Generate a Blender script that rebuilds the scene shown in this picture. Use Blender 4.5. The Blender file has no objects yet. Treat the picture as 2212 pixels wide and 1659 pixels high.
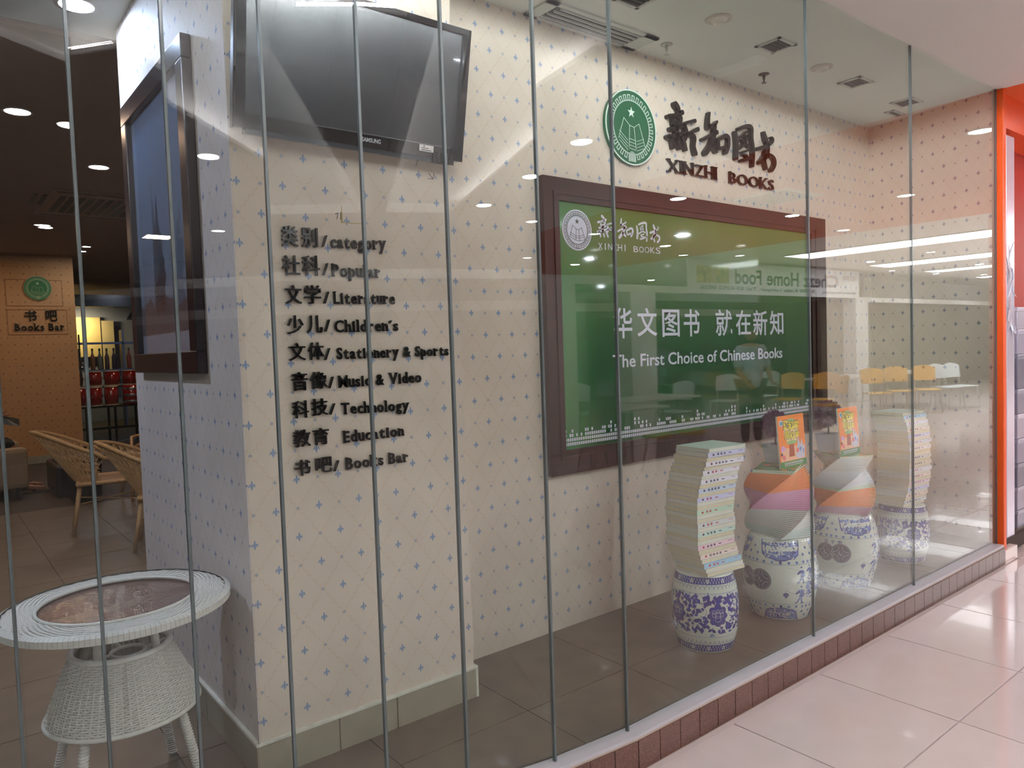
import bpy, bmesh, math, random
from mathutils import Vector, Matrix
from mathutils.geometry import tessellate_polygon
random.seed(7)
PI = math.pi
S = bpy.context.scene
C = S.collection
# ------------------------------------------------------------------ camera
CAMZ = 1.42
FPX, W0, H0 = 1600.0, 2212.0, 1659.0
yaw, pit, roll = [math.radians(a) for a in (38.508, -2.760, -1.919)]
Fv = Vector((math.sin(yaw)*math.cos(pit), math.cos(yaw)*math.cos(pit), math.sin(pit)))
R0 = Vector((math.cos(yaw), -math.sin(yaw), 0)); U0 = R0.cross(Fv)
Rv = R0*math.cos(roll) + U0*math.sin(roll); Uv = -R0*math.sin(roll) + U0*math.cos(roll)
cd = bpy.data.cameras.new('camera'); cam = bpy.data.objects.new('camera', cd); C.objects.link(cam)
cd.sensor_width = 36; cd.lens = FPX/W0*36; cd.clip_start = 0.02; cd.clip_end = 200
M = Matrix((Rv, Uv, -Fv)).transposed().to_4x4(); M.translation = Vector((0, 0, CAMZ)); cam.matrix_world = M
S.camera = cam
O = Vector((0, 0, CAMZ))
def at(px, py, ax, v):
    """photo pixel -> point on the plane where coordinate ax equals v"""
    d = (px-W0/2)*Rv + (H0/2-py)*Uv + FPX*Fv
    return O + d*((v-O[ax])/d[ax])
# ------------------------------------------------------------------ world, exposure
S.view_settings.view_transform = 'Standard'; S.view_settings.look = 'None'
S.view_settings.gamma = 1; S.view_settings.exposure = 0.30; S.view_settings.use_curve_mapping = False
w = bpy.data.worlds.new('world'); S.world = w; w.use_nodes = True
w.node_tree.nodes['Background'].inputs[0].default_value = (.9, .92, 1, 1)
w.node_tree.nodes['Background'].inputs[1].default_value = 0.30
try:
    S.cycles.use_denoising = True; S.cycles.denoiser = 'OPENIMAGEDENOISE'
    S.cycles.max_bounces = 9; S.cycles.diffuse_bounces = 4; S.cycles.glossy_bounces = 4
    S.cycles.transparent_max_bounces = 20; S.cycles.sample_clamp_indirect = 6
    S.cycles.caustics_reflective = False; S.cycles.caustics_refractive = False
except Exception: pass
def area(name, loc, sx, sy, power, col=(1, 1, 1), rot=(0, 0, 0), spread=PI, disk=False):
    l = bpy.data.lights.new(name, 'AREA'); l.shape = 'DISK' if disk else 'RECTANGLE'
    l.size = sx; l.size_y = sy; l.energy = power; l.color = col; l.spread = spread
    o = bpy.data.objects.new(name, l); o.location = loc; o.rotation_euler = rot; C.objects.link(o); return o
# ------------------------------------------------------------------ helpers
def tag(o, label=None, cat=None, group=None, kind=None):
    if label: o['label'] = label
    if cat: o['category'] = cat
    if group: o['group'] = group
    if kind: o['kind'] = kind
    return o
def thing(name, label, cat, loc=(0, 0, 0), rz=0, group=None, kind=None):
    o = bpy.data.objects.new(name, None); C.objects.link(o); o.empty_display_size = .05
    o.location = loc; o.rotation_euler = (0, 0, rz); return tag(o, label, cat, group, kind)
def put(name, bm, m, parent=None, smooth=False, mesh=None, loc=None):
    if mesh is None:
        mesh = bpy.data.meshes.new(name); bm.to_mesh(mesh); bm.free()
        for mm in (m if isinstance(m, (list, tuple)) else [m]): mesh.materials.append(mm)
        if smooth:
            for p in mesh.polygons: p.use_smooth = True
    o = bpy.data.objects.new(name, mesh); C.objects.link(o)
    if parent is not None: o.parent = parent
    if loc is not None: o.location = loc
    return o
def copy_tree(o, parent=None):
    c = o.copy(); C.objects.link(c)
    if parent is not None: c.parent = parent
    for ch in [x for x in o.children]: copy_tree(ch, c)
    return c
def B(): return bmesh.new()
def box(bm, x0, x1, y0, y1, z0, z1, mi=0, bev=0):
    vs = [bm.verts.new(p) for p in ((x0,y0,z0),(x1,y0,z0),(x1,y1,z0),(x0,y1,z0),(x0,y0,z1),(x1,y0,z1),(x1,y1,z1),(x0,y1,z1))]
    fs = [bm.faces.new([vs[i] for i in f]) for f in ((3,2,1,0),(4,5,6,7),(0,1,5,4),(1,2,6,5),(2,3,7,6),(3,0,4,7))]
    for f in fs: f.material_index = mi
    if bev:
        es = list({e for f in fs for e in f.edges})
        bmesh.ops.bevel(bm, geom=es, offset=bev, segments=2, affect='EDGES', profile=.5, material=mi)
    return bm
def prism(bm, pts, z0, z1, mi=0):
    a = [bm.verts.new((p[0], p[1], z0)) for p in pts]; b = [bm.verts.new((p[0], p[1], z1)) for p in pts]
    n = len(pts)
    for f in ([bm.faces.new(a[::-1]), bm.faces.new(b)] + [bm.faces.new((a[i], a[(i+1) % n], b[(i+1) % n], b[i])) for i in range(n)]):
        f.material_index = mi
    return bm
def polyholes(bm, loops, z, mi=0, thick=0):
    flat = [p for l in loops for p in l]
    tris = tessellate_polygon([[Vector((p[0], p[1], 0)) for p in l] for l in loops])
    vs = [bm.verts.new((p[0], p[1], z)) for p in flat]
    for t in tris:
        try: bm.faces.new([vs[i] for i in t]).material_index = mi
        except ValueError: pass
    if thick:
        v2 = [bm.verts.new((p[0], p[1], z+thick)) for p in flat]
        for t in tris:
            try: bm.faces.new([v2[i] for i in t][::-1])
            except ValueError: pass
        k = 0
        for l in loops:
            n = len(l)
            for i in range(n):
                bm.faces.new((vs[k+i], vs[k+(i+1) % n], v2[k+(i+1) % n], v2[k+i]))
            k += n
    bmesh.ops.recalc_face_normals(bm, faces=bm.faces[:])
    return bm
def lathe(bm, prof, n=32, c=(0, 0), mi=0, cap=True):
    rings = []
    for r, z in prof:
        rings.append([bm.verts.new((c[0]+r*math.cos(2*PI*i/n), c[1]+r*math.sin(2*PI*i/n), z)) for i in range(n)])
    for a, b in zip(rings, rings[1:]):
        for i in range(n): bm.faces.new((a[i], a[(i+1) % n], b[(i+1) % n], b[i])).material_index = mi
    if cap:
        if prof[0][0] > 1e-5: bm.faces.new(rings[0][::-1]).material_index = mi
        if prof[-1][0] > 1e-5: bm.faces.new(rings[-1]).material_index = mi
    return bm
def tube(bm, pts, r, n=8, closed=False, mi=0, flat=None):
    pts = [Vector(p) for p in pts]; N = len(pts); rr = r if isinstance(r, (list, tuple)) else [r]*N
    rings = []; up = None
    for i, p in enumerate(pts):
        if closed: t = pts[(i+1) % N]-pts[i-1]
        else: t = pts[min(i+1, N-1)]-pts[max(i-1, 0)]
        t.normalize()
        if up is None:
            up = Vector((0, 0, 1)) if abs(t.z) < .9 else Vector((1, 0, 0))
        s = t.cross(up); s.normalize(); up = s.cross(t); up.normalize()
        ky = flat if flat else 1
        rings.append([bm.verts.new(p + (s*math.cos(2*PI*k/n) + up*ky*math.sin(2*PI*k/n))*rr[i]) for k in range(n)])
    for i in range(N if closed else N-1):
        a, b = rings[i], rings[(i+1) % N]
        for k in range(n): bm.faces.new((a[k], a[(k+1) % n], b[(k+1) % n], b[k])).material_index = mi
    if not closed:
        bm.faces.new(rings[0][::-1]).material_index = mi; bm.faces.new(rings[-1]).material_index = mi
    return bm
def ball(bm, c, r, sx=1, sy=1, sz=1, u=12, v=8, mi=0):
    g = bmesh.ops.create_uvsphere(bm, u_segments=u, v_segments=v, radius=1)
    for x in g['verts']: x.co = Vector((c[0]+x.co.x*r*sx, c[1]+x.co.y*r*sy, c[2]+x.co.z*r*sz))
    for f in {f for x in g['verts'] for f in x.link_faces}: f.material_index = mi
    return bm
# ------------------------------------------------------------------ materials
class NT:
    def __init__(s, name):
        s.m = bpy.data.materials.new(name); s.m.use_nodes = True; s.t = s.m.node_tree; s.n = s.t.nodes
        s.b = s.n['Principled BSDF']; s.out = s.n['Material Output']
    def N(s, t, **k):
        x = s.n.new(t)
        for a, b in k.items(): setattr(x, a, b)
        return x
    def L(s, a, b): s.t.links.new(a, b)
    def set(s, x, i, v):
        if hasattr(v, 'links') or isinstance(v, bpy.types.NodeSocket): s.L(v, x.inputs[i])
        else: x.inputs[i].default_value = v
    def M(s, op, a, b=0.0, c=None):
        x = s.N('ShaderNodeMath', operation=op); s.set(x, 0, a); s.set(x, 1, b)
        if c is not None: s.set(x, 2, c)
        return x.outputs[0]
    def mix(s, f, a, b):
        x = s.N('ShaderNodeMix', data_type='RGBA'); s.set(x, 0, f)
        s.set(x, 6, a if isinstance(a, bpy.types.NodeSocket) else (*a, 1)); s.set(x, 7, b if isinstance(b, bpy.types.NodeSocket) else (*b, 1))
        return x.outputs[2]
    def noise(s, scale, detail=3, vec=None, rough=.5):
        x = s.N('ShaderNodeTexNoise'); x.inputs['Scale'].default_value = scale; x.inputs['Detail'].default_value = detail
        x.inputs['Roughness'].default_value = rough
        s.L(vec if vec is not None else s.obj(), x.inputs['Vector']); return x.outputs[0]
    def obj(s):
        if not hasattr(s, '_o'): s._o = s.N('ShaderNodeTexCoord').outputs['Object']
        return s._o
    def ramp(s, f, a, b):
        x = s.N('ShaderNodeMapRange'); s.set(x, 0, f); x.inputs[1].default_value = a; x.inputs[2].default_value = b; return x.outputs[0]
    def bump(s, h, st=.2, d=.01):
        x = s.N('ShaderNodeBump'); x.inputs['Strength'].default_value = st; x.inputs['Distance'].default_value = d
        s.L(h, x.inputs['Height']); s.L(x.outputs[0], s.b.inputs['Normal'])
def srgb(r, g, b):
    f = lambda c: ((c/255+.055)/1.055)**2.4 if c > 10 else c/255/12.92
    return (f(r), f(g), f(b))
_mc = {}
def mat(name, col, rough=.5, metal=0, spec=.5, var=.0, vs=8, bump=0, bs=60, emit=None, es=1, coat=0):
    if name in _mc: return _mc[name]
    t = NT(name); b = t.b
    b.inputs['Base Color'].default_value = (*col, 1); b.inputs['Roughness'].default_value = rough
    b.inputs['Metallic'].default_value = metal; b.inputs['Specular IOR Level'].default_value = spec
    b.inputs['Coat Weight'].default_value = coat; b.inputs['Coat Roughness'].default_value = .03
    if var:
        f = t.ramp(t.noise(vs, 4), .3, .7)
        t.L(t.mix(f, tuple(c*(1-var) for c in col), tuple(min(1, c*(1+var)) for c in col)), b.inputs['Base Color'])
    if bump: t.bump(t.noise(bs, 4), bump, .005)
    if emit:
        b.inputs['Emission Color'].default_value = (*emit, 1); b.inputs['Emission Strength'].default_value = es
    _mc[name] = t.m; return t.m
def wallpaper(name, ax, u0, v0, base, ink, vine):
    t = NT(name); sx = t.N('ShaderNodeSeparateXYZ'); t.L(t.obj(), sx.inputs[0])
    u = t.M('DIVIDE', t.M('SUBTRACT', sx.outputs[ax], u0), .154); v = t.M('DIVIDE', t.M('SUBTRACT', sx.outputs[2], v0), .2)
    def ell(x, y, cx, cy, rx, ry):
        a = t.M('DIVIDE', t.M('SUBTRACT', x, cx), rx); b = t.M('DIVIDE', t.M('SUBTRACT', y, cy), ry)
        return t.M('LESS_THAN', t.M('ADD', t.M('MULTIPLY', a, a), t.M('MULTIPLY', b, b)), 1)
    def fleur(du, dv, s):
        x = t.M('MULTIPLY', t.M('SUBTRACT', t.M('FRACT', t.M('ADD', u, .5+du)), .5), .154/s)
        y = t.M('MULTIPLY', t.M('SUBTRACT', t.M('FRACT', t.M('ADD', v, .5+dv)), .5), .2/s)
        ax_ = t.M('ABSOLUTE', x)
        m = ell(x, y, 0, .005, .0034, .0125)
        tilt = t.M('SUBTRACT', y, t.M('MULTIPLY', t.M('SUBTRACT', ax_, .007), .5))
        for e in (ell(ax_, tilt, .0068, .001, .0036, .0050), ell(ax_, y, .0102, -.0020, .0028, .0034), ell(x, y, 0, -.0065, .0062, .0022),
                  ell(x, y, 0, -.0115, .0024, .0042)):
            m = t.M('MAXIMUM', m, e)
        hole = ell(ax_, y, .0072, -.0030, .0016, .0022)
        return t.M('MULTIPLY', m, t.M('SUBTRACT', 1, hole))
    big = t.M('MAXIMUM', fleur(0, 0, .95), fleur(.5, .5, .95)); small = t.M('MAXIMUM', fleur(.5, 0, .5), fleur(0, .5, .5))
    s1 = t.M('ADD', u, v); s2 = t.M('SUBTRACT', u, v)
    def line(a, b):
        wv = t.M('MULTIPLY', t.M('SINE', t.M('MULTIPLY', b, 2*PI*5)), .028)
        d = t.M('ABSOLUTE', t.M('SUBTRACT', t.M('FRACT', t.M('ADD', a, wv)), .5))
        return t.M('SUBTRACT', 1, t.ramp(d, .008, .034))
    vm = t.M('MAXIMUM', line(s1, s2), line(s2, s1))
    vm = t.M('MULTIPLY', vm, t.M('ADD', .35, t.M('MULTIPLY', t.ramp(t.noise(90, 2), .35, .65), .5)))
    mott = t.ramp(t.noise(5, 5), .3, .7)
    c = t.mix(mott, tuple(x*.95 for x in base), tuple(min(1, x*1.04) for x in base))
    c = t.mix(t.M('MULTIPLY', vm, .55), c, vine)
    c = t.mix(t.M('MULTIPLY', small, .75), c, ink); c = t.mix(t.M('MULTIPLY', big, .92), c, ink)
    t.L(c, t.b.inputs['Base Color']); t.b.inputs['Roughness'].default_value = .62
    t.b.inputs['Specular IOR Level'].default_value = .3
    t.bump(t.noise(260, 3), .08, .002)
    return t.m
def glassmat(name, tint, f0=.038, rough=0.0):
    t = NT(name); t.n.remove(t.b)
    g = t.N('ShaderNodeNewGeometry'); vm = t.N('ShaderNodeVectorMath', operation='DOT_PRODUCT')
    t.L(g.outputs['Normal'], vm.inputs[0]); t.L(g.outputs['Incoming'], vm.inputs[1])
    om = t.M('SUBTRACT', 1, t.M('ABSOLUTE', vm.outputs['Value']))
    fr = t.M('ADD', f0, t.M('MULTIPLY', t.M('POWER', om, 5), 1-f0))
    tr = t.N('ShaderNodeBsdfTransparent'); tr.inputs[0].default_value = (*tint, 1)
    gl = t.N('ShaderNodeBsdfGlossy'); gl.inputs['Roughness'].default_value = rough; gl.inputs[0].default_value = (1, 1, 1, 1)
    mx = t.N('ShaderNodeMixShader'); t.L(fr, mx.inputs[0]); t.L(tr.outputs[0], mx.inputs[1]); t.L(gl.outputs[0], mx.inputs[2])
    t.L(mx.outputs[0], t.out.inputs[0]); return t.m
WP_B = srgb(212, 200, 184); INK = srgb(112, 140, 178); VINE = srgb(196, 172, 138)
wp_pier = wallpaper('wallpaper_pier', 0, .911, .893, WP_B, INK, VINE)
wp_back = wallpaper('wallpaper_back', 0, 2.036, .685, WP_B, INK, VINE)
wp_side = wallpaper('wallpaper_side', 1, 2.520, .693, srgb(214, 205, 200), srgb(105, 128, 170), VINE)
wp_bar = wallpaper('wallpaper_bar', 0, .2, .4, srgb(190, 140, 92), srgb(112, 80, 70), srgb(168, 122, 80))
glass = glassmat('shop_glass', (.97, .985, .98))
m_edge = mat('glass_edge', srgb(84, 94, 94), .3, 0, .6, var=.2, vs=3)
m_white = mat('white_paint', srgb(226, 222, 218), .7, var=.02, vs=2)
m_dispceil = mat('display_ceiling_paint', srgb(222, 226, 218), .7, var=.02, vs=3)
m_black = mat('black_acrylic', srgb(12, 12, 13), .2)
m_dark = mat('dark_plastic', srgb(24, 26, 30), .4)
m_grout = mat('grout', srgb(196, 178, 164), .8)
m_wood = None
def wood(name, a, b, rough=.35, ax=(1, 14, 14)):
    t = NT(name); mp = t.N('ShaderNodeMapping'); t.L(t.obj(), mp.inputs[0]); mp.inputs['Scale'].default_value = ax
    n = t.noise(5, 6, mp.outputs[0], .6)
    t.L(t.mix(t.ramp(n, .35, .65), a, b), t.b.inputs['Base Color']); t.b.inputs['Roughness'].default_value = rough; t.bump(n, .02, .0005)
    return t.m
m_wood = wood('dark_mahogany', srgb(34, 14, 12), srgb(52, 22, 17), .32)
m_blkwood = wood('dark_frame_wood', srgb(30, 22, 26), srgb(46, 34, 38), .3)
def tilemat(name, col, var, rough, bump=0, speck=None, coat=0):
    t = NT(name); oi = t.N('ShaderNodeObjectInfo')
    f = t.ramp(t.noise(7, 6), .3, .7)
    c = t.mix(f, tuple(x*(1-var) for x in col), tuple(min(1, x*(1+var)) for x in col))
    if speck:
        sp = t.ramp(t.noise(speck[1], 2), .5, .62); c = t.mix(t.M('MULTIPLY', sp, .55), c, speck[0])
    c2 = t.mix(t.M('MULTIPLY', oi.outputs['Random'], .10), c, tuple(x*.55 for x in col))
    t.L(c2, t.b.inputs['Base Color']); t.b.inputs['Roughness'].default_value = rough
    t.b.inputs['Coat Weight'].default_value = coat; t.b.inputs['Coat Roughness'].default_value = .02
    if bump: t.bump(t.noise(120, 4), bump, .003)
    return t.m
m_mall = tilemat('mall_tile', srgb(226, 212, 208), .02, .12, coat=.3)
m_shopt = tilemat('shop_tile', srgb(104, 92, 76), .16, .42, .05)
m_curb = tilemat('curb_granite', srgb(88, 60, 52), .18, .3, .1, speck=(srgb(170, 128, 116), 420))
m_base = tilemat('baseboard_tile', srgb(158, 152, 132), .10, .45, .08)
m_orange = mat('orange_paint', srgb(240, 90, 24), .42, var=.03)
m_orangec = mat('orange_ceiling_paint', srgb(222, 96, 36), .6, var=.03)
# ------------------------------------------------------------------ lights of the place
WARM = (1, .60, .34); COOL = (.86, .93, 1)
# ------------------------------------------------------------------ facade line
J = [(-.60, 2.98), (-.45, 2.82), (-.27, 2.66), (-.05, 2.50), (.157, 2.368), (.346, 2.263), (.555, 2.161), (.788, 2.067), (1.044, 1.989), (1.30, 1.93), (1.62, 1.87),
     (1.95, 1.84), (3.246, 1.84), (4.32, 1.84), (5.565, 1.84)]
YB, YP, XP, ZC, ZM = 2.74, 2.45, .82, 3.0, -.13
area('added_display_fill', (3.151, 2.236, ZC-.03), .05, .05, 2, (1, .97, .9), disk=True)  # added fill lamp brightening the display; the eyeball spotlight here is unlit
# --- floors
mf = put('floor', box(B(), -9, 36, -14.4, 2.2, ZM-.1, ZM-.006), [mat('mall_floor_far', srgb(222, 208, 204), .12, var=.02)]); tag(mf, 'pale glossy tiled floor of the mall walkway', kind='structure')
for i in range(6): put('tile', box(B(), 0, .664, 0, .27, -.008, 0, bev=.0015), [m_mall], mf, loc=(5.80+.67*i, 1.766, ZM+.002))
tb = box(B(), 0, .664, 0, .664, -.008, .0, bev=.0015)
tm = None
for i in range(-2, 14):
    for j in range(-8, 1):
        x0 = 2.490-.67*5+.67*i+.003; y0 = 1.177+.67*j+.003-.67*0
        if y0 > 1.1:   # the cut course against the curb
            o = put('tile', box(B(), 0, .664, 0, .583, -.008, 0, bev=.0015), [m_mall], mf, loc=(x0, y0, ZM+.002)); continue
        if tm is None:
            o = put('tile', tb, [m_mall], mf, loc=(x0, y0, ZM+.002)); tm = o.data
        else: put('tile', None, None, mf, mesh=tm, loc=(x0, y0, ZM+.002))
fl = put('floor', polyholes(B(), [[(p[0], p[1]-.0) for p in J] + [(6.2, 1.84), (6.2, 22), (-3, 22), (-3, 3.4)]], -.10, thick=.094), [mat('shop_grout', srgb(62, 50, 42), .7)])
tag(fl, 'brown tiled floor inside the bookshop', kind='structure')
stm = {}
for i in range(-4, 10):
    for j in range(0, 12):
        x0 = 1.785-.57*2+.57*i; y0 = 1.64+.57*j
        x1, y1 = x0+.566, y0+.566
        # keep the glass line clear
        pts = [(x0, y0), (x1, y0), (x1, y1), (x0, y1)]
        if x0 > 6.1: continue
        def gy(x):
            for a, b in zip(J, J[1:]):
                if a[0] <= x <= b[0]: return a[1]+(b[1]-a[1])*(x-a[0])/(b[0]-a[0])
            return 1.84 if x > 5 else 3.4
        g = max(gy(x0), gy(x1)) + .03
        if y1 <= g + .03: continue
        ya, yb_ = gy(x0)+.03, gy(x1)+.03
        pts = [(x0, max(y0, ya)), (x1, max(y0, yb_)), (x1, y1), (x0, y1)]
        put('tile', prism(B(), pts, -.006, 0), [m_shopt], fl)
# --- curb under the glass
cb = B(); off = []
def curbline(d):
    out = []
    for i, p in enumerate(J):
        a = Vector(J[max(i-1, 0)]); b = Vector(J[min(i+1, len(J)-1)]); t = (b-a).normalized(); n = Vector((t.y, -t.x))
        if n.y > 0: n = -n
        if i >= 12: n = Vector((0, -1))
        out.append((p[0]+n.x*d, p[1]+n.y*d))
    return out
c1, c2 = curbline(.048), curbline(-.02)
c3, c0 = curbline(.046), curbline(.008)
curb = put('trim_1', prism(B(), c1+c2[::-1], ZM-.005, -.008), [m_grout]); tag(curb, 'low curb under the shop glass', kind='structure')
put('channel', prism(B(), c3+c2[::-1], -.008, .004), [mat('channel_white', srgb(205, 202, 208), .4, var=.04)], curb)
line = c1; acc = 0; segs = []
for a, b in zip(line, line[1:]):
    a = Vector(a); b = Vector(b); L = (b-a).length; n = max(1, round(L/.115)); w_ = L/n
    t = (b-a)/L; nn = Vector((t.y, -t.x))
    if nn.y > 0: nn = -nn
    for k in range(n):
        p = a+t*(w_*k+.002); q = a+t*(w_*(k+1)-.002)
        put('tile', prism(B(), [(p.x, p.y), (q.x, q.y), (q.x+nn.x*.007, q.y+nn.y*.007), (p.x+nn.x*.007, p.y+nn.y*.007)], ZM+.004, -.014), [m_curb], curb)
# --- glass
win = thing('window_1', 'tall frameless glass front of the bookshop, bending away at the left', None, kind='structure')
for a, b in zip(J, J[1:]):
    a = Vector(a); b = Vector(b); t = (b-a).normalized(); n = Vector((-t.y, t.x))*.005
    a2 = a+t*.004; b2 = b-t*.004
    put('glass_pane', prism(B(), [(a2.x-n.x, a2.y-n.y), (b2.x-n.x, b2.y-n.y), (b2.x+n.x, b2.y+n.y), (a2.x+n.x, a2.y+n.y)], .002, ZC-.002), [glass], win)
for i, p in enumerate(J[1:], 1):
    r_ = .0056 if i < len(J)-1 else .008
    put('joint', box(B(), p[0]-r_*.75, p[0]+r_*.75, p[1]-.0062, p[1]+.0062, .003, ZC-.002), [m_edge], win)
# --- ceilings
JJ = [p for p in J]
dc = put('ceiling', polyholes(B(), [[(p[0], p[1]) for p in JJ] + [(6.0, 1.84), (6.0, 2.9), (XP+.02, 2.9), (XP+.02, 4.1), (-3, 4.1), (-3, 3.4)]], ZC, thick=.1), [m_dispceil]); tag(dc, 'white ceiling over the display window', kind='structure')
sc_ = put('ceiling', box(B(), -3, 6, 4.12, 22, ZC-.02, ZC+.1), [mat('shop_ceiling_paint', srgb(142, 118, 104), .75, var=.04)]); tag(sc_, 'brown lit ceiling inside the shop', kind='structure')
T_, A_, Bc = (-1.4, 3.85, .67, 1.28), (1.48, 2.72, -4.3, .67), (-.85, .42, -4.3, .67)
cove = [(-1.4, .67), (-.85, .67), (-.85, -4.3), (.42, -4.3), (.42, .67), (1.48, .67), (1.48, -4.3), (2.72, -4.3), (2.72, .67), (3.85, .67), (3.85, 1.28), (-1.4, 1.28)]
outer = [(-9, -14.4), (5.6, -14.4), (5.6, 1.84)] + [(p[0], p[1]) for p in JJ[::-1][1:]] + [(-3, 3.4), (-9, 3.4)]
mc_ = put('ceiling', polyholes(B(), [outer, cove[::-1]], ZC, thick=.03), [m_white]); tag(mc_, 'white plaster ceiling of the mall walkway with recessed light coves', kind='structure')
rec = [(-1.6, .47), (-1.05, .47), (-1.05, -4.5), (.62, -4.5), (.62, .47), (1.28, .47), (1.28, -4.5), (2.92, -4.5), (2.92, .47), (4.05, .47), (4.05, 1.48), (-1.6, 1.48)]
rb = polyholes(B(), [rec], ZC+.14, thick=.02)
for i in range(len(rec)):
    p, q = rec[i], rec[(i+1) % len(rec)]
    vs = [rb.verts.new((*p, ZC+.03)), rb.verts.new((*q, ZC+.03)), rb.verts.new((*q, ZC+.14)), rb.verts.new((*p, ZC+.14))]; rb.faces.new(vs)
put('cove_recess', rb, [m_white], mc_)
m_tube = mat('fluorescent_tube', (1, 1, 1), .5, emit=(.93, .96, 1), es=400)
def tubes_along(a, b, w_='walkway'):
    a = Vector(a); b = Vector(b); n = max(1, round((b-a).length/1.2)); k = 0
    for k in range(n):
        p = a+(b-a)*((k+.03)/n); q = a+(b-a)*((k+.97)/n)
        t = thing('cove_lamp', 'white fluorescent tube hidden above the %s edge of the ceiling cove, %s' % (w_, ['first', 'second', 'third', 'fourth', 'fifth'][k]), 'lamp', (p.x, p.y, ZC+.03), 0, 'fluorescent tubes in the ceiling coves')
        put('tube', tube(B(), [(0, 0, .035), (q.x-p.x, q.y-p.y, .035)], .016, 6), [m_tube], t)
        d = (q-p).normalized()*.02
        for e in (Vector((0, 0)), q-p-d): put('holder', box(B(), min(e.x, e.x+d.x)-.008, max(e.x, e.x+d.x)+.008, min(e.y, e.y+d.y)-.008, max(e.y, e.y+d.y)+.008, 0, .03), [m_white], t)
for a, b in (((2.82, -4.2), (2.82, .55)), ((1.38, -4.2), (1.38, .55)), ((.52, -4.2), (.52, .55)), ((-.95, -4.2), (-.95, .55)), ((-.85, 1.38), (2.35, 1.38)), ((.6, .57), (1.3, .57)), ((-1.5,.57),(-.95,.57))):
    tubes_along(a, b, {2.82: 'right', 1.38: 'middle right', .52: 'middle left', -.95: 'left', -.85: 'glass side', 3.0: 'short right', .6: 'short middle', -1.5: 'short left'}[a[0]])
oc = put('ceiling', box(B(), 5.6, 11.2, -14.4, 1.84, ZC, ZC+.1), [m_orangec]); tag(oc, 'orange painted stretch of the mall ceiling', kind='structure')
fc = put('ceiling', box(B(), 11.2, 36, -14.4, 1.84, ZC, ZC+.1), [m_white]); tag(fc, 'white mall ceiling with crosswise strip lights', kind='structure')
m_panel = mat('light_panel', (1, 1, 1), .5, emit=(.95, .98, 1), es=11)
for (xa, xb, ya, yb) in ((12.88, 13.85, -4.15, 1.7), (16.55, 17.5, -4.3, 1.7), (19.6, 20.3, -4.4, 1.7), (23.4, 24.0, -4.6, 1.7)):
    t = thing('strip_light', 'long white strip light crossing the far mall ceiling, ' + {12.88: 'nearest and brightest', 16.55: 'second nearest', 19.6: 'third nearest', 23.4: 'farthest and shortest'}[xa], 'lamp', ((xa+xb)/2, (ya+yb)/2, ZC), 0, 'strip lights across the far mall ceiling')
    hx, hy = (xb-xa)/2, (yb-ya)/2
    put('diffuser', box(B(), -hx, hx, -hy, hy, -.012, -.001), [m_panel], t)
    bb = B(); box(bb, -hx-.03, -hx, -hy, hy, -.02, 0); box(bb, hx, hx+.03, -hy, hy, -.02, 0); put('frame', bb, [m_white], t)
# --- downlights of the mall
m_dl = mat('downlight_glow', (1, 1, 1), .5, emit=(.95, .97, 1), es=26)
dls = [(6.6, 1.4), (8.82, -.13), (8.82, -1.53), (6.58, -1.56), (8.8, -3.31), (10.76, -1.86), (10.88, -4.9), (6.44, -4.75), (3.88, -4.65), (3.63, -.84), (3.07, -2.33), (2.99, -3.7), (1.0, -4.75),
       (-1.2, -1.52), (-2.79, -4.8), (9.54, -4.2), (12.0, -4.48), (15.83, -3.89), (15.3, -2.48), (18.6, -4.7), (19.22, -3.0), (20.9, -4.6), (22.8, -4.15), (8.3, -8.1), (10.7, -11), (14.3, -8.6), (5.0, -8.2), (-2.3, .0), (-3.2, 1.4), (-5.75, -2.5)]
dlp = None
DLW = ['beside the top of the orange pillar', 'on the end wall left of the last glass joint', 'at the upper right corner of the green board frame', 'on the top rail of the board frame', 'in the olive part of the board right of the printed name', 'on the end wall just above the first strip light', 'lowest of the column right of the printed name', 'low on the board seal', 'beside the left frame rail of the board, lower one',
 'left of the green wall seal', 'beside the top left corner of the board frame', 'on the wallpaper right of the pier, below the television', 'above the word category', 'on the pier edge left of the television', 'below that, left of the category list', 'over the word BOOKS on the board', 'on the board above the food pictures', 'left of the column above the restaurant sign', 'left one of the close pair between the strip lights',
 'small, above the fascia, left', 'small, above the fascia, middle', 'small, above the fascia, right', 'farthest right above the fascia', 'in the dim left part of the board', 'lowest in the left part of the board', 'in the board above the slogan', 'farthest left above the white beam', 'in the leftmost panes', 'over the bar ceiling in the left panes', 'small, high above the Books Bar sign']
for k, (x, y) in enumerate(dls):
    t = thing('downlight', 'round white downlight mirrored ' + DLW[k], 'lamp', (x, y, ZC), 0, 'round downlights in the mall ceiling')
    if dlp is None:
        a = lathe(B(), [(.092, 0), (.098, -.006), (.085, -.008), (.078, -.003)], 28, cap=False); b = lathe(B(), [(.0, -.004), (.080, -.004)], 28, cap=False)
        f1 = put('trim_ring', a, [m_white], t, True); f2 = put('lamp_disc', b, [m_dl], t); dlp = (f1, f2)
    else:
        for f in dlp: c_ = f.copy(); C.objects.link(c_); c_.parent = t
for (x, y, p) in ((3.63, -.84, 26), (3.07, -2.33, 22), (2.99, -3.7, 22), (6.58, -1.56, 34), (8.82, -1.53, 34), (-1.2, -1.52, 24), (1.0, -4.75, 20), (9.54, -4.2, 30), (15.83, -3.89, 40), (19.22, -3, 50), (8.3, -8.1, 40), (14.3, -8.6, 30)):
    area('downlight_beam', (x, y, ZC-.009), .15, .15, p, COOL, disk=True)
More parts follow.
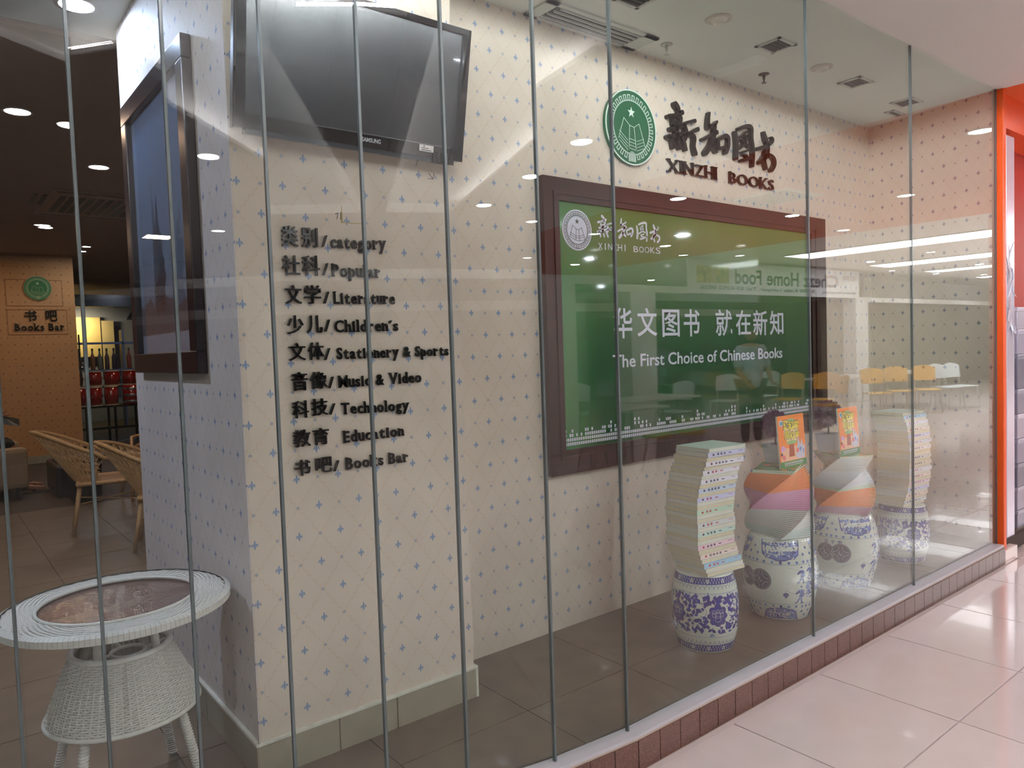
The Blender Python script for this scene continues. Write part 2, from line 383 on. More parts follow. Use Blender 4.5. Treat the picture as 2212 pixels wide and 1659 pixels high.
# ------------------------------------------------------------------ display walls
XC = 5.74   # back right corner of the display
wb = put('wall_back', box(B(), 1.5, XC, YB, YB+.12, 0, ZC), [wp_back]); tag(wb, 'fleur-de-lis wallpapered wall behind the green board', kind='structure')
we = put('wall_right', prism(B(), [(5.575, 1.85), (5.70, 1.85), (XC+.12, YB), (XC, YB)], 0, ZC), [wallpaper('wallpaper_end', 1, 1.95, .685, WP_B, srgb(100, 108, 130), VINE)]); tag(we, 'wallpapered end wall of the display', kind='structure')
pier = put('wall_left', box(B(), XP, 1.70, YP, 2.86, 0, ZC), [wp_pier]); tag(pier, 'wallpapered pier carrying the category lettering', kind='structure')
ps = put('wall_left', box(B(), XP-.004, XP+.1, YP+.001, 3.97, 0, ZC-.001), [wp_side]); tag(ps, 'side of the pier carrying the framed ink painting', kind='structure')
# baseboards
bbd = thing('baseboard_left', 'grey tile baseboard around the pier', None, kind='structure')
m_cap = mat('baseboard_cap', srgb(214, 214, 200), .6, var=.08, vs=30)
for (xa, xb) in ((XP-.012, 1.098), (1.102, 1.333), (1.337, 1.705)):
    put('tile', box(B(), xa, xb, YP-.012, YP, 0, .118, bev=.001), [m_base], bbd)
put('cap', box(B(), XP-.014, 1.708, YP-.015, YP, .118, .130, bev=.002), [m_cap], bbd)
put('end_cap', box(B(), 1.70, 1.712, YP-.014, YP+.1, .0, .130, bev=.002), [m_cap], bbd)
ya = YP-.012
for k in range(3):
    y1 = min(ya+.57, 3.97); put('tile', box(B(), XP-.016, XP-.004, ya+.002, y1-.002, 0, .118, bev=.001), [m_base], bbd); ya = y1
put('cap', box(B(), XP-.019, XP-.004, YP-.014, 3.97, .118, .130, bev=.002), [m_cap], bbd)
# ------------------------------------------------------------------ right: pillar and neighbour shop
pl = put('trim_2', box(B(), 5.585, at(2174, 600, 1, 1.80).x, 1.80, 1.845, ZM+.09, ZC, bev=.004), [m_orange]); tag(pl, 'narrow orange pillar at the end of the glass', kind='structure')
put('plinth', box(B(), 5.58, 5.80, 1.79, 1.86, ZM, ZM+.09), [mat('plinth_tile', srgb(226, 206, 196), .2, var=.03)], pl)
hd = put('wall_neighbour', box(B(), 5.86, 14, 2.05, 2.2, ZM, ZC), [mat('red_orange_paint', srgb(172, 34, 10), .55, var=.04)]); tag(hd, 'red-orange wall of the neighbouring shop', kind='structure')
hb = put('trim_3', box(B(), 5.72, 14, 1.84, 2.05, 2.78, ZC), [m_orange]); tag(hb, 'orange header over the neighbouring shop front', kind='structure')
# clear wrapped post
t = thing('wrapped_post', 'silvery post in wrinkled clear plastic wrap beside the orange pillar', 'post', (at(2184, 800, 1, 1.85).x, 1.90, ZM))
bb = box(B(), -.08, .075, -.05, .05, 0, 2.88, bev=.01)
put('post', bb, [mat('post_silver', srgb(214, 210, 224), .22, .25, var=.03)], t)
bb = B(); n = 26
for k in range(n):
    z0 = 1.55+.6*k/n
for s_ in range(7):
    pts = []
    for k in range(9):
        a = k/8; pts.append((-.085+.16*a*(.6+.4*math.sin(s_*2.1)), -.058-.008*math.sin(a*9+s_), 1.55+s_*.085+.10*math.sin(a*PI*1.3+s_*1.7)))
    tube(bb, pts, [.004+.006*math.sin(PI*k/8) for k in range(9)], 6, flat=.5)
put('plastic_wrap', bb, [mat('plastic_wrap', srgb(225, 228, 240), .06, .4, coat=1)], t)
# grey cartons
cols = [(176, 172, 184), (160, 158, 176), (112, 112, 128), (132, 130, 146), (168, 164, 178), (146, 144, 160), (120, 120, 134), (156, 152, 166), (140, 138, 152)]
hs = [.16, .18, .25, .18, .18, .18, .17, .17, .15]
z = 1.595
words = ['topmost', 'second from the top', 'third from the top', 'fourth from the top', 'middle', 'fourth from the bottom', 'third from the bottom', 'second from the bottom', 'lowest']
for k, (c_, h_) in enumerate(zip(cols, hs)):
    z -= h_
    t = thing('storage_box', 'grey storage box against the red wall, %s of the stack' % words[k], 'box', (at(2198, 900, 1, 1.885).x+.375, 1.965, z), 0, 'stack of grey boxes')
    put('body', box(B(), -.36, .36, -.075, .075, 0, h_-.03, bev=.004), [mat('grey_box_%d' % k, srgb(*c_), .35, .1, var=.05)], t)
    put('lid', box(B(), -.365, .365, -.08, .08, h_-.03, h_-.002, bev=.004), [mat('grey_lid_%d' % k, srgb(*[min(255, v+24) for v in c_]), .3, .1)], t)
    put('latch', box(B(), -.2, -.17, -.084, -.075, h_*.35, h_*.6), [m_dark], t)
t = thing('cardboard_box', 'brown cardboard carton under the grey boxes', 'box', (at(2198, 900, 1, 1.885).x+.375, 1.965, ZM)); hh = z-ZM
put('carton', box(B(), -.37, .37, -.08, .08, 0, hh-.002, bev=.003), [mat('cardboard', srgb(150, 110, 66), .8, var=.06)], t)
put('tape', box(B(), -.372, .372, -.082, .082, hh-.03, hh-.001), [mat('tape', srgb(176, 140, 92), .3)], t)
# ------------------------------------------------------------------ lettering
_tc = {}
def glyph(s, off=0.0, ext=.05, res=3):
    """text -> (verts, faces) centred extrude, size 1"""
    k = (s, off, ext)
    if k in _tc: return _tc[k]
    cu = bpy.data.curves.new('t', 'FONT'); cu.body = s; cu.size = 1; cu.extrude = ext; cu.offset = off; cu.resolution_u = res
    o = bpy.data.objects.new('t', cu); C.objects.link(o)
    bpy.context.view_layer.update()
    me = bpy.data.meshes.new_from_object(o.evaluated_get(bpy.context.evaluated_depsgraph_get()))
    v = [tuple(x.co) for x in me.vertices]; f = [tuple(p.vertices) for p in me.polygons]
    bpy.data.objects.remove(o); bpy.data.curves.remove(cu); bpy.data.meshes.remove(me)
    _tc[k] = (v, f); return _tc[k]
def fit(bm, vf, fn, mi=0):
    v, f = vf
    vs = [bm.verts.new(fn(*p)) for p in v]
    for q in f:
        try: bm.faces.new([vs[i] for i in q]).material_index = mi
        except ValueError: pass
def bounds(v):
    xs = [p[0] for p in v]; ys = [p[1] for p in v]; return min(xs), max(xs), min(ys), max(ys)
def text_xz(bm, s, x0, x1, z0, z1, yfront, depth, off=0.0, mi=0, mirror=False):
    """lettering standing in the x-z plane, facing -y, fitted to a box"""
    vf = glyph(s, off); a, b, c, d = bounds(vf[0])
    def fn(x, y, zz):
        u = (x-a)/(b-a)
        if mirror: u = 1-u
        return (x0+u*(x1-x0), yfront+depth*(.5-zz/.1), z0+(y-c)/(d-c)*(z1-z0))
    fit(bm, vf, fn, mi)
# bold slab-serif letters: the plain glyph plus slabs at its stem ends.  slab = (centre as fraction of width, y level, half width)
SER = {'P': [(.17, 0, .25), (.12, 1, .2)], 'p': [(.16, -.28, .28), (.08, .70, .16)], 'L': [(.2, 0, .26), (.2, 1, .3)], 'C': [(.93, .86, .05)], 'h': [(.15, 0, .25), (.85, 0, .25), (.07, 1, .17)],
       'i': [(.5, 0, .95), (.25, .70, .65)], 'l': [(.5, 0, 1.0), (.2, 1, .65)], 'd': [(.93, 0, .15), (.78, 1, .18)], 'n': [(.15, 0, .25), (.85, 0, .25), (.07, .70, .17)], 'u': [(.93, 0, .15), (.07, .70, .17), (.78, .70, .16)],
       'r': [(.24, 0, .42), (.12, .70, .28)], 'T': [(.5, 0, .24)], 'M': [(.1, 0, .16), (.9, 0, .16), (.08, 1, .13), (.92, 1, .13)], 'V': [(.1, 1, .2), (.9, 1, .2)], 'y': [(.1, .70, .24), (.88, .70, .24)],
       'E': [(.14, 0, .2), (.12, 1, .18)], 'B': [(.12, 0, .16), (.12, 1, .16)], 'k': [(.15, 0, .25), (.85, 0, .22), (.07, 1, .17), (.82, .70, .2)], 't': [(.85, .02, .16)], 'a': [(.93, 0, .14)],
       'X': [(.1, 0, .18), (.9, 0, .18), (.1, 1, .18), (.9, 1, .18)], 'I': [(.5, 0, 1.1), (.5, 1, 1.1)], 'N': [(.12, 0, .2), (.10, 1, .16), (.9, 1, .18)], 'H': [(.1, 0, .18), (.9, 0, .18), (.1, 1, .18), (.9, 1, .18)],
       'K': [(.12, 0, .2), (.9, 0, .2), (.12, 1, .2), (.86, 1, .18)], 'Z': []}
CAP = .729
def slab_word(bm_list, s, x0, x1, zb0, zb1, capz0, capz1, y, depth, off=.008, space=.32, gap=.055):
    """letters from x0 to x1; baseline height runs zb0->zb1, cap height capz0->capz1 ; one bmesh per letter appended to bm_list"""
    pos = 0; items = []
    for ch in s:
        if ch == ' ': pos += space; continue
        vf = glyph(ch, off); a, b, c, d = bounds(vf[0]); wid = (b-a)*(.92)
        ex = .05 if ch in 'ilrtI' else .02
        items.append((ch, vf, a, b, pos+ex, wid)); pos += wid+gap+2*ex
    tot = pos-gap
    for ch, vf, a, b, px_, wid in items:
        bm = B()
        def mp(X, Y, zz):
            f = X/tot; base = zb0+(zb1-zb0)*f; cap = capz0+(capz1-capz0)*f
            return (x0+(x1-x0)*f, y+depth*(.5-zz/.1), base+(Y/CAP)*cap)
        fit(bm, vf, lambda X, Y, zz: mp(px_+(X-a)/(b-a)*wid, Y, zz))
        for (cx, ly, hw) in SER.get(ch, []):
            hh_ = .042; yy = ly*CAP
            if ly > .02: y0_, y1_ = yy-hh_, yy+.012
            elif ly < 0: y0_, y1_ = yy, yy+hh_
            else: y0_, y1_ = -.008, hh_
            hw *= .85; xa, xb = px_+cx*wid-hw*wid, px_+cx*wid+hw*wid
            q = [mp(xa, y0_, -.05), mp(xb, y0_, -.05), mp(xb, y1_, -.05), mp(xa, y1_, -.05)]; q2 = [mp(xa, y0_, .05), mp(xb, y0_, .05), mp(xb, y1_, .05), mp(xa, y1_, .05)]
            v1 = [bm.verts.new(p) for p in q]; v2 = [bm.verts.new(p) for p in q2]
            bm.faces.new(v2)
            for i in range(4): bm.faces.new((v1[i], v1[(i+1) % 4], v2[(i+1) % 4], v2[i]))
        bm_list.append((ch, bm))
# --- category list on the pier
def c6(x, y): return (560+x/2.592, 440+y/2.592)
rows = [
 ([('类', 133, 220, 125, 235), ('别', 245, 330, 135, 240)], (358, 386, 176, 240), 'category', 408, 718, 243, 256, 66, 64, 'category'),
 ([('社', 138, 230, 290, 398), ('科', 250, 340, 290, 400)], (362, 391, 332, 400), 'Popular', 415, 690, 404, 412, 64, 60, 'Popular'),
 ([('文', 155, 240, 455, 560), ('学', 262, 348, 455, 560)], (368, 396, 492, 558), 'Literature', 425, 770, 559, 560, 62, 58, 'Literature'),
 ([('少', 165, 250, 625, 730), ('儿', 275, 356, 625, 725)], (373, 401, 648, 716), 'Children´s', 430, 788, 718, 710, 62, 56, 'Children´s'),
 ([('文', 175, 262, 778, 880), ('体', 282, 365, 775, 876)], (372, 402, 808, 876), 'Stationery & Sports', 443, 1070, 870, 848, 60, 50, 'Stationery & Sports'),
 ([('音', 190, 275, 940, 1050), ('像', 292, 385, 938, 1040)], (395, 422, 968, 1034), 'Music & Video', 453, 918, 1030, 998, 60, 54, 'Music & Video'),
 ([('科', 195, 280, 1100, 1205), ('技', 302, 387, 1088, 1190)], (400, 430, 1118, 1182), 'Technology', 468, 848, 1180, 1156, 60, 54, 'Technology'),
 ([('教', 200, 290, 1262, 1368), ('育', 310, 393, 1252, 1355)], None, 'Education', 480, 820, 1340, 1298, 60, 54, 'Education'),
 ([('书', 208, 290, 1430, 1530), ('吧', 325, 412, 1415, 1512)], (424, 453, 1438, 1500), 'Books Bar', 493, 847, 1490, 1444, 60, 54, 'Books Bar')]
for cj, sl, word, wx0, wx1, wb0, wb1, cp0, cp1, nm in rows:
    t = thing('sign_lettering', 'row of black raised letters reading %s after two Chinese characters' % nm, 'lettering', (0, 0, 0), 0, 'category lettering on the pier')
    for ch, a, b, c_, d in cj:
        p0 = at(*c6(a, d), 1, YP-.02); p1 = at(*c6(b, c_), 1, YP-.02); bm = B()
        text_xz(bm, ch, p0.x, p1.x, p0.z, p1.z, YP-.016, .014, .006)
        put('letter', bm, [m_black], t)
    if sl:
        a, b, c_, d = sl; p0 = at(*c6(a, d), 1, YP-.02); p1 = at(*c6(b, c_), 1, YP-.02)
        bm = prism(B(), [(p0.x, p0.z), (p0.x+.0055, p0.z), (p1.x, p1.z), (p1.x-.0055, p1.z)], 0, .014)
        for v in bm.verts: v.co = Vector((v.co.x, YP-.002-v.co.z, v.co.y))
        bmesh.ops.recalc_face_normals(bm, faces=bm.faces[:]); put('slash', bm, [m_black], t)
    pa = at(*c6(wx0, wb0), 1, YP-.02); pb = at(*c6(wx1, wb1), 1, YP-.02)
    ka = at(*c6(wx0, wb0-cp0), 1, YP-.02); kb = at(*c6(wx1, wb1-cp1), 1, YP-.02)
    lst = []; slab_word(lst, word, pa.x, pb.x, pa.z, pb.z, (ka.z-pa.z)*1.10, (kb.z-pb.z)*1.10, YP-.011, .009, off=.022)
    for ch, bm in lst: put('letter', bm, [m_black], t)
# --- seal emblem, drawn in unit disc
def disc(bm, cx, cy, r, y0, y1, mi=0, n=40):
    pts = [(cx+r*math.cos(2*PI*i/n), cy+r*math.sin(2*PI*i/n)) for i in range(n)]
    ext(bm, pts, y0, y1, mi)
def ext(bm, pts, y0, y1, mi=0):
    """polygon in x-z extruded from y1 (back) to y0 (front)"""
    a = [bm.verts.new((p[0], y1, p[1])) for p in pts]; b = [bm.verts.new((p[0], y0, p[1])) for p in pts]; n = len(pts)
    fs = [bm.faces.new(b)] + [bm.faces.new((a[i], a[(i+1) % n], b[(i+1) % n], b[i])) for i in range(n)]
    for f in fs: f.material_index = mi
def line2(bm, pts, w_, y0, y1, mi=0, closed=False):
    n = len(pts)
    for i in range(n if closed else n-1):
        p = Vector(pts[i]); q = Vector(pts[(i+1) % n]); d = (q-p)
        if d.length < 1e-6: continue
        d.normalize(); e = Vector((-d.y, d.x))*w_/2; p = p-d*w_*.4; q = q+d*w_*.4
        ext(bm, [tuple(p-e), tuple(q-e), tuple(q+e), tuple(p+e)], y0, y1, mi)
def ring2(bm, cx, cy, r, w_, y0, y1, mi=0, n=56, a0=0, a1=2*PI):
    for i in range(n):
        t0 = a0+(a1-a0)*i/n; t1 = a0+(a1-a0)*(i+1)/n
        ext(bm, [(cx+(r+s*w_/2)*math.cos(t), cy+(r+s*w_/2)*math.sin(t)) for s, t in ((-1, t0), (-1, t1), (1, t1), (1, t0))][::-1], y0, y1, mi)
def emblem(parent, cx, cz, r, yb, m_disc, m_line, m_rim, thick=.02, lw=1.0):
    X = lambda u, v: (cx+u*r, cz+v*r)
    bm = B(); disc(bm, cx, cz, r*1.0, yb-thick, yb, n=64); put('disc', bm, [m_disc], parent)
    y1 = yb-thick; y0 = y1-.0012
    bm = B(); ring2(bm, cx, cz, r*.985, r*.035, y0-.0005, y1+.001, n=72); put('rim', bm, [m_rim], parent)
    bm = B(); ring2(bm, cx, cz, r*.715, r*.026*lw, y0, y1, n=72)
    # battlements
    nb = 30
    for k in range(nb):
        a = 2*PI*(k+.5)/nb+PI/2
        if abs(((a-1.5*PI+PI) % (2*PI))-PI) < .17: continue
        h = PI/nb*.50
        pts = [(.715, a-h), (.86, a-h), (.86, a+h), (.715, a+h)]
        line2(bm, [X(q*math.cos(t), q*math.sin(t)) for q, t in pts], r*.022*lw, y0, y1)
    st = []
    for k in range(10):
        rr = .15 if k % 2 == 0 else .06; a = PI/2+k*PI/5; st.append(X(rr*math.cos(a), .40+rr*math.sin(a)))
    ext(bm, st, y0, y1)
    L = r*.013*lw
    line2(bm, [X(-.30, .22), X(-.08, .05), X(.10, .02), X(.30, .14)], L, y0, y1)
    for xs in ((-.30, .22, -.52, -.34), (-.08, .05, -.11, -.52), (.10, .02, .16, -.56), (.30, .14, .54, -.48)):
        line2(bm, [X(xs[0], xs[1]), X(xs[2], xs[3])], L, y0, y1)
    for k in range(4):
        d = -.085*k
        line2(bm, [X(-.48, -.14+d), X(-.16, -.36+d)], L, y0, y1); line2(bm, [X(-.11, -.30+d), X(.15, -.33+d)], L, y0, y1); line2(bm, [X(.20, -.34+d), X(.48, -.24+d)], L, y0, y1)
    for q in (.13, .09):
        line2(bm, [X(-q, -.90)] + [X(q*math.cos(t), -.78+q*math.sin(t)) for t in [PI-PI*i/8 for i in range(9)]] + [X(q, -.90)], r*.024*lw, y0, y1)
    for q in (-.045, 0, .045): line2(bm, [X(q, -.9), X(q, -.74)], r*.024*lw, y0, y1)
    put('emblem_lines', bm, [m_line], parent)
# --- brush strokes of the shop name (x, y, width) in crop units
BR = [ # xin
 [(935,240,45),(965,285,40),(975,325,28)], [(860,378,35),(930,365,28),(1010,335,40)], [(905,385,20),(915,470,24)], [(960,385,26),(998,390,24),(985,450,34),(950,500,28)],
 [(885,520,36),(950,520,26),(1035,480,22)], [(945,440,25),(950,560,44),(955,640,35)], [(850,610,36),(930,600,30),(1030,560,26)], [(870,625,28),(900,650,30),(912,735,24)],
 [(960,640,35),(985,740,28)], [(1015,620,32),(1035,680,34),(1055,755,28)], [(1155,430,32),(1090,440,20),(1040,470,30),(1060,560,38),(1045,640,28)], [(1060,590,30),(1110,560,26),(1190,525,36)],
 [(1110,580,30),(1150,620,36),(1145,720,30),(1165,800,38)],
 # zhi
 [(1320,340,20),(1310,420,28),(1310,500,42)], [(1310,495,35),(1370,480,30),(1405,440,24)], [(1405,560,38),(1340,590,28),(1250,640,26)], [(1385,490,30),(1372,600,44),(1340,700,44),(1280,795,44)],
 [(1345,690,40),(1400,780,28)], [(1420,640,28),(1430,740,24)], [(1440,632,28),(1500,600,35),(1540,625,30),(1535,720,38),(1510,790,34)], [(1440,745,26),(1520,720,28)],
 # tu
 [(1620,560,30),(1635,700,38),(1630,850,38)], [(1660,520,28),(1740,490,32),(1800,510,35),(1805,620,30),(1822,780,34),(1815,940,28)], [(1745,555,20),(1690,610,18)], [(1700,600,14),(1750,600,18)],
 [(1745,605,24),(1730,680,26),(1660,745,22)], [(1690,640,18),(1735,690,22),(1785,730,20)], [(1700,785,18),(1760,765,18)], [(1705,810,16),(1750,830,20)], [(1690,880,28),(1760,860,30),(1820,835,24)],
 # shu
 [(1945,565,28),(1965,640,42),(1992,720,34),(1960,800,38),(1945,875,30)], [(1885,745,35),(1960,720,30),(2030,680,24),(2047,640,18),(2030,615,14)], [(1900,900,34),(1960,840,44),(2010,820,30),(2060,862,32),(2065,930,32),(2030,990,34)],
 [(1950,885,32),(1970,970,28)], [(1995,745,26),(1985,835,28)]]
def brush(bm, fn, wscale, y0, y1):
    for st in BR:
        pts = []
        for i in range(len(st)-1):
            a, b = st[i], st[i+1]
            p0 = st[max(i-1, 0)]; p3 = st[min(i+2, len(st)-1)]
            for k in range(5):
                t = k/5
                q = [.5*((2*a[j])+(-p0[j]+b[j])*t+(2*p0[j]-5*a[j]+4*b[j]-p3[j])*t*t+(-p0[j]+3*a[j]-3*b[j]+p3[j])*t**3) for j in range(3)]
                pts.append(q)
        pts.append(st[-1])
        P = [(Vector(fn(x, y)), w_*wscale*.5) for x, y, w_ in pts]
        n = len(P); l = []; r = []
        for i, (p, h) in enumerate(P):
            d = P[min(i+1, n-1)][0]-P[max(i-1, 0)][0]; d.normalize(); e = Vector((-d.y, d.x)); l.append(p+e*h); r.append(p-e*h)
        d0 = (P[0][0]-P[1][0]).normalized(); d1 = (P[-1][0]-P[-2][0]).normalized()
        def capp(c, h, d): 
            a = math.atan2(d.y, d.x); return [(c.x+h*math.cos(a+t), c.y+h*math.sin(a+t)) for t in (-PI/2, -PI/4, 0, PI/4, PI/2)]
        for i in range(n-1):
            q = [tuple(l[i]), tuple(r[i]), tuple(r[i+1]), tuple(l[i+1])]
            ext(bm, q, y0, y1)
        ext(bm, capp(P[0][0], P[0][1], d0), y0, y1); ext(bm, capp(P[-1][0], P[-1][1], d1), y0, y1)
    bmesh.ops.recalc_face_normals(bm, faces=bm.faces[:])
def c3w(x, y): p = at(1280+x/5.267, 180+y/5.267, 1, YB-.02); return (p.x, p.z)
m_green = mat('seal_green', srgb(24, 92, 62), .35, var=.03); m_lnw = mat('seal_line', srgb(205, 222, 212), .5)
t = thing('seal_sign', 'round green shop seal with star and open books on the wall', 'sign')
emblem(t, 3.035, 2.575, .198, YB-.004, m_green, m_lnw, m_lnw, .02)
t = thing('sign_lettering', 'black brush-written four character shop name above XINZHI BOOKS', 'lettering')
bm = B(); brush(bm, c3w, 1/5.267/258, YB-.03, YB-.002); put('brush_characters', bm, [m_black], t)
t = thing('sign_lettering', 'black raised capitals reading XINZHI BOOKS under the brush characters', 'lettering')
def c3(x, y): return (1280+x/5.267, 180+y/5.267)
for word, xa, xb, ya, yb, h0, h1 in (('XINZHI', 862, 1432, 998, 1095, 145, 138), ('BOOKS', 1565, 2075, 1128, 1218, 128, 122)):
    pa = at(*c3(xa, ya), 1, YB-.02); pb = at(*c3(xb, yb), 1, YB-.02); ka = at(*c3(xa, ya-h0), 1, YB-.02); kb = at(*c3(xb, yb-h1), 1, YB-.02)
    lst = []; slab_word(lst, word, pa.x, pb.x, pa.z, pb.z, ka.z-pa.z, kb.z-pb.z, YB-.018, .014, off=.002)
    for ch, bm in lst: put('letter', bm, [m_black], t)
# --- green board
t = thing('display_board', 'large green shop board in a dark mahogany frame', 'board')
FX0, FX1, FZ0, FZ1 = 2.375, 4.985, .785, 2.245; GX0, GX1, GZ0, GZ1 = 2.475, 4.80, .905, 2.135; yf = YB-.045
for q in (((FX0, FZ0), (FX1, FZ0), (GX1, GZ0), (GX0, GZ0)), ((FX1, FZ0), (FX1, FZ1), (GX1, GZ1), (GX1, GZ0)), ((FX1, FZ1), (FX0, FZ1), (GX0, GZ1), (GX1, GZ1)), ((FX0, FZ1), (FX0, FZ0), (GX0, GZ0), (GX0, GZ1))):
    bm = B(); ext(bm, q, yf, YB-.001)
    bmesh.ops.recalc_face_normals(bm, faces=bm.faces[:]); put('frame_rail', bm, [m_wood], t)
    # raised inner bead
    bm = B(); a = Vector(q[3]); b = Vector(q[2]); o_ = (Vector(q[0])-a); o2 = (Vector(q[1])-b)
    ext(bm, [tuple(a+o_*.38), tuple(b+o2*.38), tuple(b+o2*.26), tuple(a+o_*.26)], yf-.006, yf+.002); bmesh.ops.recalc_face_normals(bm, faces=bm.faces[:]); put('bead', bm, [m_wood], t)
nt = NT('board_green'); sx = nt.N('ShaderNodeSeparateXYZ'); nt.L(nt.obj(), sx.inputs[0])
g1 = nt.ramp(sx.outputs[2], 1.35, 2.15); gx = nt.ramp(sx.outputs[0], 2.5, 2.75)  # olive to dark green print gradient, some of the lighting put into it
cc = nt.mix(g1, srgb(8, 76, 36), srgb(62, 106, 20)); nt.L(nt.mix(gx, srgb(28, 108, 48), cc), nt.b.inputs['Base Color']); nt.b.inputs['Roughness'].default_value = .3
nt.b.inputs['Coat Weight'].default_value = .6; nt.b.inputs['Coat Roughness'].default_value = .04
put('panel', box(B(), GX0-.01, GX1+.01, YB-.028, YB-.01, GZ0-.01, GZ1+.01), [nt.m], t)
yg = YB-.028; m_print = mat('white_print', srgb(205, 208, 222), .5); m_prg = mat('green_print', srgb(60, 84, 66), .5)
em = thing('tmp', None, None); bpy.data.objects.remove(em)
def c4(x, y): return (1200+x/8.508, 440+y/8.508)
pL, pR = at(*c4(118, 485), 1, yg), at(*c4(664, 485), 1, yg); pT, pB_ = at(*c4(385, 108), 1, yg), at(*c4(400, 860), 1, yg)
r_ = (pT.z-pB_.z)/2; cxx, czz = (pL.x+pR.x)/2, (pT.z+pB_.z)/2
bm = B(); disc(bm, cxx, czz, r_, yg-.001, yg, n=56); put('printed_seal', bm, [m_print], t)
bm = B(); ring2(bm, cxx, czz, r_*.90, r_*.03, yg-.0016, yg); ring2(bm, cxx, czz, r_*.70, r_*.03, yg-.0016, yg)
for k in range(30):
    a = 2*PI*(k+.5)/30+PI/2
    if abs(((a-1.5*PI+PI) % (2*PI))-PI) < .17: continue
    h = PI/30*.5; line2(bm, [(cxx+q*r_*math.cos(tt), czz+q*r_*math.sin(tt)) for q, tt in ((.70, a-h), (.82, a-h), (.82, a+h), (.70, a+h))], r_*.026, yg-.0016, yg)
X = lambda u, v: (cxx+u*r_, czz+v*r_)
ext(bm, [X((.15 if k % 2 == 0 else .06)*math.cos(PI/2+k*PI/5), .42+(.15 if k % 2 == 0 else .06)*math.sin(PI/2+k*PI/5)) for k in range(10)], yg-.0016, yg)
for pts in ([(-.30, .22), (-.08, .05), (.10, .02), (.30, .14)], [(-.30, .22), (-.5, -.36)], [(-.08, .05), (-.11, -.5)], [(.10, .02), (.16, -.52)], [(.30, .14), (.52, -.44)], [(-.46, -.14), (-.11, -.28), (.14, -.3), (.46, -.2)], [(-.48, -.24), (-.11, -.38), (.15, -.4), (.48, -.3)], [(-.5, -.36), (-.11, -.5), (.16, -.52), (.52, -.44)],
            [(-.11, -.92), (-.11, -.8), (-.07, -.72), (0, -.69), (.07, -.72), (.11, -.8), (.11, -.92)], [(-.04, -.92), (-.04, -.76)], [(.04, -.92), (.04, -.76)]):
    line2(bm, [X(*p) for p in pts], r_*.022, yg-.0016, yg)
put('seal_lines', bm, [m_prg], t)
# brush name on the board: map from wall crop to board crop
def bmap(x, y):
    u = (x-850)/(2090-850); px, py = 1290.5+u*(1427-1290.5), 0
    # vertical: linear in y with the slant taken out
    yy = (y-(225+(x-850)*.258))/((800-225))
    py = 466.5+u*(483-466.5)+yy*(515-465)*1.02
    p = at(px, py, 1, yg); return (p.x, p.z)
bm = B(); brush(bm, bmap, .00036, yg-.0012, yg); put('brush_characters', bm, [m_print], t)
bm = B()
for s, xa, xb, za, zb, zc_, zd in (('XINZHI', 782, 1325, 835, 880, 720, 758), ('BOOKS', 1430, 1940, 888, 925, 780, 812)):
    n = len(s)
    for k, ch in enumerate(s):
        fa, fb = (k+.05)/n, (k+.85)/n
        if ch == 'I': fa, fb = (k+.38)/n, (k+.52)/n
        p0 = at(*c4(xa+(xb-xa)*fa, za+(zb-za)*fa), 1, yg); p1 = at(*c4(xa+(xb-xa)*fb, zc_+(zd-zc_)*fb), 1, yg)
        text_xz(bm, ch, p0.x, p1.x, p0.z, p1.z, yg-.001, .001, .0)
put('printed_name', bm, [m_print], t)
def c5(x, y): return (1140+x/2.37, 360+y/2.37)
bm = B()
for ch, a, b, c_, d in (('华', 442, 532, 722, 880), ('文', 562, 660, 724, 870), ('图', 690, 775, 732, 872), ('书', 800, 878, 730, 870), ('就', 963, 1045, 732, 868), ('在', 1066, 1140, 735, 862), ('新', 1155, 1225, 735, 865), ('知', 1240, 1307, 738, 862)):
    p0 = at(*c5(a, d), 1, yg); p1 = at(*c5(b, c_), 1, yg); text_xz(bm, ch, p0.x, p1.x, p0.z, p1.z, yg-.001, .001, .012)
put('printed_slogan', bm, [m_print], t)
bm = B(); p0 = at(*c5(436, 1022), 1, yg); p1 = at(*c5(1303, 983), 1, yg); q0 = at(*c5(436, 958), 1, yg); q1 = at(*c5(1303, 925), 1, yg)
vf = glyph('The First Choice of Chinese Books', .012); a, b, c_, d = bounds(vf[0])
fit(bm, vf, lambda x, y, zz: (p0.x+(x-a)/(b-a)*(p1.x-p0.x), yg-.001+.001*(.5-zz/.1), (p0.z+p1.z)/2+(y/CAP)*((q0.z+q1.z)/2-(p0.z+p1.z)/2)))
put('printed_motto', bm, [m_print], t)
bm = B(); n = 150; x0_, x1_ = GX0+.006, GX1-.004; st = (x1_-x0_)/n; rr = random.Random(3)
for k in range(n):
    h = [3, 3, 2, 4, 3, 3, 5, 3, 2, 3, 4, 2, 4, 3, 2][int(rr.random()*15)]
    for j in range(2 if rr.random() < .12 else h):
        if j >= 2 and rr.random() < .25: continue
        xx = x0_+st*k; z0 = GZ0+.018+j*.0215
        ext(bm, [(xx+.0018, z0), (xx+st-.0025, z0), (xx+st-.0025, z0+.0155), (xx+.0018, z0+.0155)], yg-.001, yg)
o = put('dot_pattern', bm, [m_print], t); o['kind'] = 'stuff'
